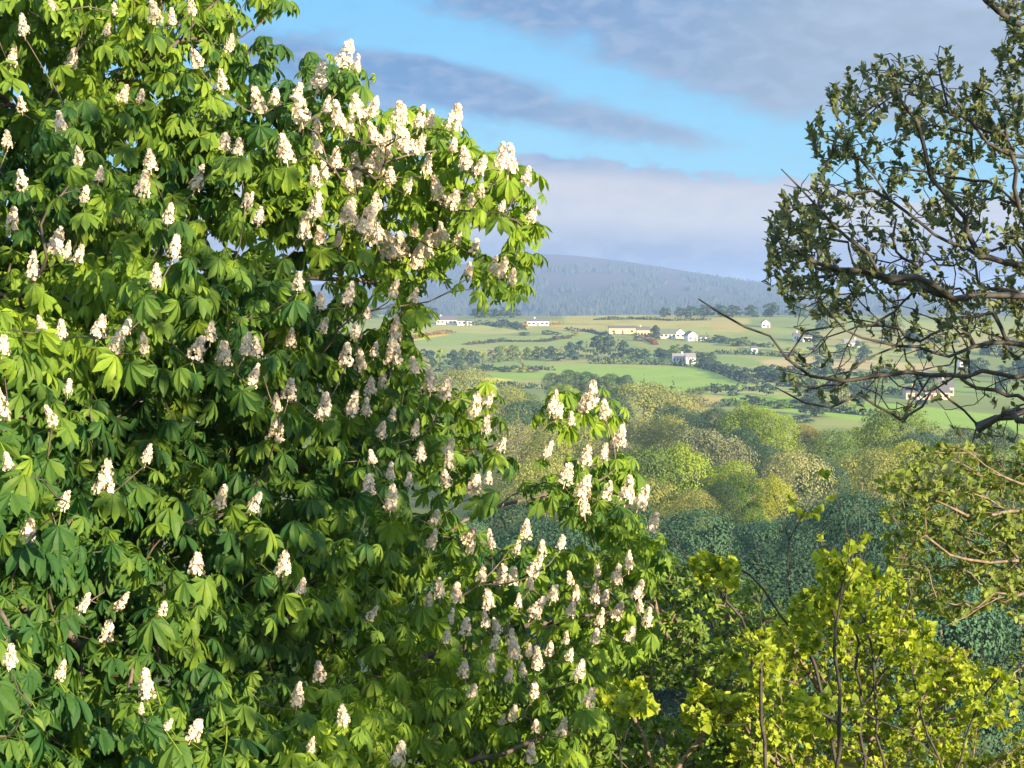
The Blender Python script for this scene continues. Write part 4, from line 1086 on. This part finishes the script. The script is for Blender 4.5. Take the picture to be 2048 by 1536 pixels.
# ---- generic near tree
def tufted(name, label, cat, limb_px, polys, leafmat, barkmat, n_per=7, L=(.06, .09), shape=OVAL, rtip=.003, e=2.3, step=.18, up=.6, open_=(.3, 1.3), seed=1, depth=None, thick=1.2, bare=.0, group=None, rmax=.2, droop=.2, alpha=.12, jit=.12, bow=.4, tint=(.5, .25), names=('trunk', 'limb'), shade_tufts=None, face=0.0, blen=.10, upright=0.0, rlimb=0.0):
    r = np.random.default_rng(seed)
    S = []
    S, B = [], []
    for poly, n, dfun, th, *hl in polys:
        x, y = sample_in(poly, n, r, hl[0] if hl else ())
        B.append(np.full(n, hl[1] if len(hl) > 1 else bare))
        d = dfun(x, y) + vnoise(x / 70 + seed, y / 70) * 1.2 + r.random(n) ** 1.4 * th
        S.append(at_many(x, y, d))
    nmain = sum(len(q) for q in S)
    if shade_tufts is not None: S.append(shade_tufts(r))  # unseen foliage added for the shade it casts
    S = np.concatenate(S)
    limbs_ = [L3(*p) for p in limb_px]
    b = limbs_[0][0].copy(); b[2] = gz(b[0], b[1])
    if limbs_[0][0][2] > b[2]: limbs_[0] = np.concatenate([[b - np.array([0, 0, .3])], limbs_[0]])
    pos, par, lab, tips, dr = grow(limbs_, S, step=step, alpha=alpha, r=r, jit=jit, bow=bow)
    rad = np.minimum(radii(pos, par, rtip, e, np.where(np.arange(len(pos)) < grow.n0, rlimb, 0)), rmax)
    root = thing(name, label, cat, b, group)
    split_limbs(root, pos, par, lab, rad, names, barkmat)
    B = np.concatenate(B + [np.zeros(len(S) - nmain)])
    on = r.random(len(S)) >= B
    off = (np.arange(len(S)) >= nmain)[on]  # unseen shade tufts, given denser and larger leaves
    S_, D_ = S[on], dr[tips][on]
    n = r.integers(max(2, n_per - 2), n_per + 3, len(S_)) * np.where(off, 3, 1)
    si = np.repeat(np.arange(len(S_)), n); m = len(si)
    ax = unit(D_ + np.array([0, 0, up]) + face * np.array(SUNDIR)); Ax, X, Y = basis(ax[si])
    a = r.random(m) * 6.28; o = r.uniform(*open_, m)
    dirn = Ax * np.cos(o)[:, None] + (X * np.cos(a)[:, None] + Y * np.sin(a)[:, None]) * np.sin(o)[:, None]
    nrm = unit(Ax - dirn * np.einsum('ij,ij->i', Ax, dirn)[:, None] + r.normal(0, .35, (m, 3)))
    back = r.uniform(-upright, blen, m)[:, None]
    ln = r.uniform(*L, m) * np.where(off[si], 1.7, 1)
    tn = np.clip(r.normal(tint[0], tint[1], len(S_))[si] + r.normal(0, .08, m), 0, 1)
    v, f, t = leaflets(S_[si] - ax[si] * back, dirn, nrm, ln, shape, .25, r.uniform(0, 2 * droop, m), tn)
    part('crown', v, f, leafmat, root, tint=t)
    return root
cst = lambda d: (lambda x, y: np.full(len(x), float(d)))
lin = lambda x0, d0, x1, d1: (lambda x, y: np.interp(x, [x0, x1], [d0, d1]))

OAK_LEAF = leaf_mat('oak_leaf', (.07, .10, .05), (.19, .23, .09), .25, .5, False, .35, (1.3, 1.15, .5))
OAK_BARK = bark_mat('oak_bark', (.028, .025, .023), (.075, .066, .056), 16)
od = lin(1400, 9.8, 2048, 10.6)
tufted('oak_tree', 'sparse young leaved oak with dark bare twigs reaching in from the right edge', 'tree',
    [[(2420, 2900, 11.6), (2400, 1800, 11.5), (2370, 1000, 11.4), (2340, 600, 11.4), (2320, 200, 11.3), (2300, -300, 11.2)],
     [(2360, 860, 11.4), (2200, 740, 11.1), (2048, 690, 10.8), (1950, 692, 10.6), (1870, 706, 10.4), (1795, 692, 10.3), (1725, 676, 10.2), (1690, 660, 10.1), (1640, 605, 10)],
     [(1765, 684, 10.25), (1735, 715, 10.1), (1700, 742, 10.0), (1640, 758, 9.9)],
     [(2350, 700, 11.4), (2160, 745, 11), (2000, 748, 10.7), (1900, 750, 10.5), (1815, 744, 10.4), (1755, 752, 10.3), (1690, 762, 10.2), (1620, 752, 10.1), (1575, 718, 10), (1540, 672, 10), (1490, 654, 9.9), (1440, 626, 9.8), (1397, 598, 9.8)],
     [(1575, 718, 10), (1610, 662, 10.1), (1690, 652, 10.2)],
     [(2340, 600, 11.4), (2200, 560, 11.1), (2048, 530, 10.8), (1960, 512, 10.6), (1870, 470, 10.4), (1780, 400, 10.3), (1720, 320, 10.2)],
     [(2340, 640, 11.4), (2180, 610, 11), (2048, 592, 10.7), (1960, 590, 10.5), (1870, 572, 10.4), (1780, 560, 10.3), (1680, 540, 10.2), (1590, 500, 10.0)],
     [(1780, 560, 10.3), (1700, 480, 10.1), (1640, 420, 10), (1595, 372, 9.9), (1562, 338, 9.9)],
     [(2330, 400, 11.3), (2150, 330, 11), (2000, 300, 10.7), (1900, 230, 10.5), (1880, 150, 10.5)],
     [(1960, 512, 10.6), (1900, 400, 10.5), (1850, 300, 10.4), (1800, 200, 10.3), (1775, 120, 10.3)],
     [(2310, 100, 11.2), (2150, 90, 11), (2048, 55, 10.8), (2000, 25, 10.7), (1970, 0, 10.6)],
     [(2370, 980, 11.4), (2200, 860, 11), (2100, 815, 10.8), (1990, 836, 10.6), (1955, 850, 10.5), (1945, 885, 10.5)],
     [(1955, 846, 10.5), (1900, 800, 10.3), (1870, 770, 10.2), (1800, 840, 10.2), (1785, 828, 10.1), (1720, 790, 10), (1660, 815, 9.9), (1610, 806, 9.8), (1550, 774, 9.8)],
     [(2345, 720, 11.4), (2200, 660, 11.1), (2100, 560, 10.9), (2040, 420, 10.8), (2010, 250, 10.7)]],
    [([(1610, 250), (1650, 190), (1700, 140), (1760, 110), (1830, 120), (1900, 105), (1945, 180), (2000, 190), (2120, 160), (2120, 620), (1900, 610), (1760, 600), (1650, 560), (1570, 500), (1545, 430), (1600, 370), (1640, 320)], 660, od, 1.6, [(1690, 340, 24), (1775, 260, 22), (1590, 330, 22), (1870, 380, 18), (1990, 430, 22), (1950, 540, 26), (1800, 520, 18)]),
     ([(1540, 430), (1620, 420), (1720, 560), (1700, 640), (1600, 620), (1545, 590), (1525, 540)], 130, od, 1.0, (), .2),
     ([(1975, -40), (2120, -40), (2120, 150), (2030, 100)], 70, od, .8),
     ([(1945, 170), (2030, 60), (2120, 40), (2120, 300), (1950, 280)], 130, od, .8),
     ([(1698, 135), (1708, 135), (1709, 195), (1697, 195)], 4, od, .05),
     ([(1771, 105), (1781, 105), (1782, 165), (1770, 165)], 4, od, .05),
     ([(1831, 112), (1841, 112), (1842, 172), (1830, 172)], 4, od, .05),
     ([(1895, 100), (1905, 100), (1906, 160), (1894, 160)], 4, od, .05),
     ([(1785, 140), (1795, 140), (1796, 200), (1784, 200)], 4, od, .05),
     ([(1663, 180), (1673, 180), (1674, 240), (1662, 240)], 4, od, .05),
     ([(1565, 385), (1575, 385), (1576, 445), (1564, 445)], 4, od, .05),
     ([(1617, 255), (1627, 255), (1628, 315), (1616, 315)], 4, od, .05),
     ([(1543, 455), (1553, 455), (1554, 515), (1542, 515)], 4, od, .05),
     ([(1950, 150), (1960, 150), (1961, 210), (1949, 210)], 4, od, .05),
     ([(1715, 200), (1725, 200), (1726, 260), (1714, 260)], 4, od, .05),

     ([(1560, 340), (1700, 300), (1800, 500), (2110, 520), (2110, 600), (1600, 560)], 90, od, 1.4, (), 1.0),
     ([(1560, 620), (1800, 600), (2120, 600), (2120, 900), (1960, 880), (1800, 830), (1640, 800), (1540, 740)], 260, od, 1.2, (), .62),
     ([(1800, 560), (2120, 560), (2120, 720), (1830, 680)], 120, od, 1.0, (), .6)],
    OAK_LEAF, OAK_BARK, n_per=11, L=(.029, .052), shape=OVAL, rtip=.0032, e=2.5, step=.12, up=1.1, open_=(.15, 1.05), blen=.09, upright=.02, rlimb=.006, seed=31, rmax=.018, jit=.16, bow=.45, alpha=.05, tint=(.4, .25), bare=.05,
    shade_tufts=lambda r: np.concatenate([r.uniform((3.9, 6.0, -.3), (6.0, 8.4, 2.5), (420, 3)), r.uniform((4.4, 4.2, -2.9), (6.8, 8.4, .5), (2000, 3)), r.uniform((4.0, 3.2, .8), (6.0, 6.0, 4.5), (330, 3))]))  # unseen foliage boxes added to shade the oak and the chestnut

LIME_LEAF = leaf_mat('sycamore_leaf', (.13, .22, .018), (.42, .50, .04), .42, .5, False, .3, (1.35, 1.25, .35))
SHADE_LEAF = leaf_mat('hazel_leaf', (.05, .115, .03), (.24, .36, .045), .34, .5, False, .3, (1.4, 1.3, .4))
OLIVE_LEAF = leaf_mat('olive_young_leaf', (.09, .14, .03), (.24, .31, .05), .35, .5, False, .3, (1.3, 1.2, .45))
TWIG = bark_mat('twig_bark', (.10, .075, .055), (.26, .20, .14), 20)
# far right olive tree with pale twigs, below the oak
tufted('olive_leaved_tree', 'olive green young leaved tree with pale sunlit twigs below the oak', 'tree',
    [[(2300, 2500, 15.6), (2280, 1800, 15.5), (2240, 1300, 15.4), (2200, 1000, 15.3), (2180, 800, 15.2)],
     [(2230, 1250, 15.4), (2100, 1170, 15), (2035, 1190, 14.7), (1960, 1215, 14.4), (1890, 1252, 14.1)],
     [(2035, 1190, 14.7), (1990, 1185, 14.5), (1950, 1220, 14.4)],
     [(2210, 1100, 15.3), (2080, 960, 14.9), (2010, 955, 14.6), (1940, 905, 14.3), (1905, 890, 14.2)],
     [(2010, 955, 14.6), (2010, 975, 14.5), (2000, 1000, 14.4)],
     [(2220, 1150, 15.3), (2080, 1120, 14.9), (1980, 1125, 14.6), (1900, 1110, 14.3), (1850, 1070, 14.2)],
     [(2210, 1050, 15.3), (2050, 1020, 14.8), (1950, 1040, 14.5), (1870, 1000, 14.2)],
     [(2280, 1700, 15.5), (2140, 1500, 15), (2048, 1330, 14.8), (1990, 1400, 14.6)]],
    [([(1760, 960), (1830, 900), (1920, 880), (2110, 880), (2110, 1230), (1960, 1250), (1860, 1230), (1780, 1150)], 760, lin(1750, 14.0, 2048, 14.8), 2.0, [(1990, 1255, 45), (1950, 1190, 20), (2000, 900, 20)]),
     ([(1960, 1330), (2110, 1260), (2110, 1450), (2000, 1420)], 70, cst(14.6), 1)],
    OLIVE_LEAF, TWIG, n_per=8, L=(.045, .075), seed=41, up=.3, face=.6, rtip=.0035, e=2.4, step=.18, rmax=.12, tint=(.5, .28),
    shade_tufts=lambda r: r.uniform((6.0, 15.3, -7), (8.6, 18.2, -1.2), (900, 3)))  # unseen foliage box added to shade the hazel bush
# lime bush at lower right, in the sun
tufted('sycamore_bush', 'bright lime green sunlit bush at the lower right corner', 'bush',
    [[(1760, 2300, 17), (1755, 1800, 17), (1750, 1540, 17), (1740, 1400, 17), (1730, 1260, 17)],
     [(1750, 1560, 17), (1850, 1440, 16.6), (1930, 1350, 16.2)], [(1745, 1480, 17), (1640, 1380, 16.6), (1590, 1300, 16.4)], [(1752, 1640, 17), (1950, 1560, 16.2), (2060, 1480, 16)],
     [(1745, 1420, 17), (1790, 1300, 16.8), (1800, 1200, 16.8)], [(1752, 1640, 17), (1600, 1560, 16.4), (1500, 1480, 16)]],
    [([(1740, 1170), (1790, 1150), (1830, 1190), (1850, 1290), (1900, 1290), (1950, 1300), (1975, 1350), (2030, 1430), (2110, 1450), (2110, 1640), (1440, 1640), (1470, 1440), (1520, 1300), (1560, 1220), (1640, 1180), (1700, 1220)], 1700, lin(1500, 15.8, 2048, 16.2), 2.4, [(1930, 1400, 24), (1690, 1430, 24), (1990, 1480, 30), (1800, 1430, 16)]),
     ([(1860, 1300), (1960, 1310), (1960, 1400), (1860, 1400)], 60, cst(15.6), 1)],
    LIME_LEAF, TWIG, n_per=13, L=(.032, .06), shape=BROAD, seed=51, up=.2, face=.9, rtip=.004, step=.22, rmax=.12, open_=(.4, 1.5), tint=(.55, .25))
# lower centre bush, mostly shaded, with bright tips
tufted('hazel_bush', 'shaded green bush with bright yellow tips right of the chestnut, lower centre', 'bush',
    [[(1420, 2300, 21), (1415, 1800, 21), (1410, 1500, 21), (1400, 1300, 21), (1395, 1180, 21)],
     [(1412, 1560, 21), (1300, 1400, 20.6), (1240, 1300, 20.4)], [(1410, 1500, 21), (1480, 1380, 20.5), (1530, 1240, 20.4)], [(1405, 1380, 21), (1320, 1250, 20.8), (1290, 1160, 20.6)]],
    [([(1160, 1120), (1240, 1105), (1310, 1110), (1370, 1120), (1420, 1108), (1465, 1140), (1510, 1170), (1600, 1230), (1560, 1420), (1480, 1420), (1400, 1380), (1230, 1370), (1150, 1330)], 1300, cst(20.2), 2.6, [(1540, 1200, 20)])],
    SHADE_LEAF, TWIG, n_per=11, L=(.05, .085), shape=OVAL, seed=61, up=.2, face=.9, rtip=.005, step=.28, rmax=.14, open_=(.4, 1.5), tint=(.5, .28))
tufted('lime_shrub', 'bright yellow green shrub spray under the hazel bush at bottom centre', 'bush',
    [[(1330, 2200, 16.6), (1325, 1750, 16.6), (1310, 1560, 16.6), (1290, 1480, 16.6), (1265, 1430, 16.6)], [(1318, 1620, 16.6), (1400, 1480, 16.4), (1440, 1420, 16.4)], [(1312, 1580, 16.6), (1240, 1520, 16.4), (1200, 1480, 16.2)]],
    [([(1195, 1372), (1285, 1365), (1290, 1390), (1310, 1420), (1240, 1420), (1190, 1400)], 90, cst(16.2), .8),
     ([(1370, 1420), (1400, 1370), (1450, 1385), (1520, 1405), (1520, 1440), (1450, 1460), (1390, 1450)], 130, cst(16.2), .9)],
    LIME_LEAF, TWIG, n_per=9, L=(.06, .10), shape=BROAD, seed=71, up=.2, face=.9, rtip=.004, step=.2, rmax=.1, tint=(.7, .2))
tufted('dark_shrub', 'dark green low shrub along the bottom edge between chestnut and lime bush', 'bush',
    [[(1350, 2300, 18), (1345, 1850, 18), (1340, 1620, 18), (1330, 1480, 18)], [(1342, 1700, 18), (1220, 1560, 17.6), (1180, 1480, 17.4)], [(1342, 1680, 18), (1460, 1560, 17.6), (1500, 1480, 17.4)]],
    [([(1150, 1400), (1260, 1420), (1400, 1440), (1560, 1440), (1600, 1640), (1120, 1640)], 600, cst(17.3), 2.0)],
    SHADE_LEAF, TWIG, n_per=9, L=(.07, .12), shape=OVAL, seed=81, up=.3, face=.6, rtip=.005, step=.26, rmax=.12, tint=(.55, .28))
# slim saplings with dark stems in front of the bushes
def sapling(label, limbpx, tuftpoly, n, d, seed, L=(.035, .065), mat=LIME_LEAF, bare=.15):
    return tufted('sapling', label, 'sapling', limbpx, [(p, k, cst(d - .25), .5) for p, k in zip(tuftpoly, n)], mat, OAK_BARK, n_per=8, L=L, shape=BROAD, seed=seed, rtip=.003, e=2.6, step=.14, rmax=.035, bare=bare, group='slim saplings in front of the bushes', tint=(.5, .25), names=('stem', 'twig'))
sapling('dark slim sapling left of the lime bush, forking at the bare top',
    [[(1690, 1900, 13), (1680, 1560, 13), (1650, 1430, 13), (1630, 1330, 13), (1600, 1260, 13), (1580, 1190, 13), (1578, 1080, 13), (1560, 1020, 13), (1545, 990, 13)],
     [(1578, 1080, 13), (1600, 1040, 13), (1625, 990, 13), (1640, 940, 13)], [(1600, 1260, 13), (1640, 1180, 13), (1680, 1120, 13)], [(1630, 1330, 13), (1560, 1230, 13), (1500, 1150, 13), (1440, 1115, 13)]],
    [[(1580, 1200), (1640, 1170), (1640, 1300), (1580, 1290)], [(1560, 1000), (1680, 930), (1680, 1030), (1580, 1040)], [(1400, 1100), (1480, 1120), (1480, 1170), (1420, 1150)]], [60, 10, 30], 13, 91)
sapling('slim sapling with a sunlit orange brown stem right of the forked one',
    [[(1665, 1900, 12.4), (1668, 1560, 12.4), (1678, 1450, 12.4), (1680, 1380, 12.4), (1668, 1300, 12.4), (1680, 1200, 12.4), (1700, 1080, 12.4), (1705, 1000, 12.4)],
     [(1668, 1300, 12.4), (1620, 1240, 12.4), (1600, 1160, 12.4)], [(1680, 1200, 12.4), (1730, 1100, 12.4), (1750, 1040, 12.4)]],
    [[(1630, 1110), (1730, 1100), (1730, 1220), (1640, 1220)], [(1570, 1380), (1640, 1380), (1640, 1460), (1570, 1470)]], [70, 60], 12.4, 92)
sapling('dark slim sapling in front of the lime bush with curved stem',
    [[(1790, 1900, 13.4), (1775, 1560, 13.4), (1755, 1440, 13.4), (1748, 1340, 13.4), (1765, 1290, 13.4), (1810, 1230, 13.4), (1830, 1150, 13.4)],
     [(1755, 1440, 13.4), (1800, 1420, 13.4), (1830, 1460, 13.4), (1815, 1530, 13.4)], [(1748, 1340, 13.4), (1730, 1200, 13.4), (1720, 1080, 13.4)]],
    [[(1700, 1140), (1800, 1140), (1790, 1260), (1700, 1260)]], [50], 13.4, 93)
sapling('sapling before the hazel bush with a long left leaning stem and pale base',
    [[(1540, 1900, 15), (1530, 1520, 15), (1522, 1440, 15), (1522, 1340, 15), (1500, 1280, 15), (1450, 1200, 15), (1400, 1140, 15), (1360, 1100, 15), (1320, 1040, 15)],
     [(1522, 1340, 15), (1525, 1260, 15), (1530, 1180, 15), (1510, 1080, 15)], [(1522, 1440, 15), (1480, 1450, 15), (1400, 1440, 15), (1350, 1400, 15), (1338, 1350, 15)], [(1450, 1200, 15), (1460, 1120, 15), (1465, 1060, 15)]],
    [[(1370, 1110), (1470, 1110), (1470, 1170), (1400, 1160)], [(1430, 1280), (1560, 1240), (1560, 1360), (1440, 1350)]], [70, 80], 15, 94)
sapling('tall thin dark sapling with upright whips beside the olive leaved tree',
    [[(1730, 1900, 13.8), (1728, 1560, 13.8), (1722, 1420, 13.8), (1706, 1250, 13.8), (1700, 1130, 13.8), (1690, 1040, 13.8), (1675, 960, 13.8)],
     [(1706, 1250, 13.8), (1690, 1180, 13.8), (1650, 1100, 13.8), (1630, 1060, 13.8)], [(1722, 1420, 13.8), (1770, 1340, 13.8), (1800, 1290, 13.8), (1860, 1260, 13.8)], [(1700, 1130, 13.8), (1720, 1060, 13.8), (1715, 990, 13.8)]],
    [[(1640, 1060), (1740, 1050), (1740, 1180), (1650, 1180)], [(1730, 1230), (1870, 1240), (1850, 1330), (1740, 1330)]], [40, 40], 13.8, 96)
sapling('dark many stemmed sapling at the lower right corner in front of the lime bush',
    [[(1900, 1900, 13.2), (1895, 1600, 13.2), (1880, 1520, 13.2), (1840, 1420, 13.2), (1825, 1350, 13.2), (1850, 1290, 13.2)],
     [(1895, 1600, 13.2), (1930, 1480, 13.2), (1960, 1400, 13.2), (2010, 1340, 13.2)], [(1880, 1520, 13.2), (1780, 1450, 13.2), (1700, 1400, 13.2)], [(1895, 1600, 13.2), (1800, 1560, 13.2), (1640, 1460, 13.2), (1580, 1420, 13.2)]],
    [[(1800, 1290), (1880, 1280), (1880, 1400), (1800, 1400)], [(1930, 1340), (2030, 1320), (2030, 1440), (1940, 1440)], [(1560, 1390), (1720, 1390), (1720, 1470), (1580, 1470)]], [30, 30, 40], 13.2, 97)
sapling('bare forked sapling sticking up at the bottom edge beside the chestnut',
    [[(1245, 1900, 13), (1243, 1560, 13), (1240, 1500, 13), (1230, 1460, 13)], [(1243, 1560, 13), (1290, 1530, 13), (1310, 1490, 13), (1315, 1475, 13)], [(1241, 1520, 13), (1255, 1460, 13), (1265, 1430, 13)]],
    [[(1220, 1380), (1290, 1370), (1290, 1420), (1230, 1420)]], [24], 13, 95)
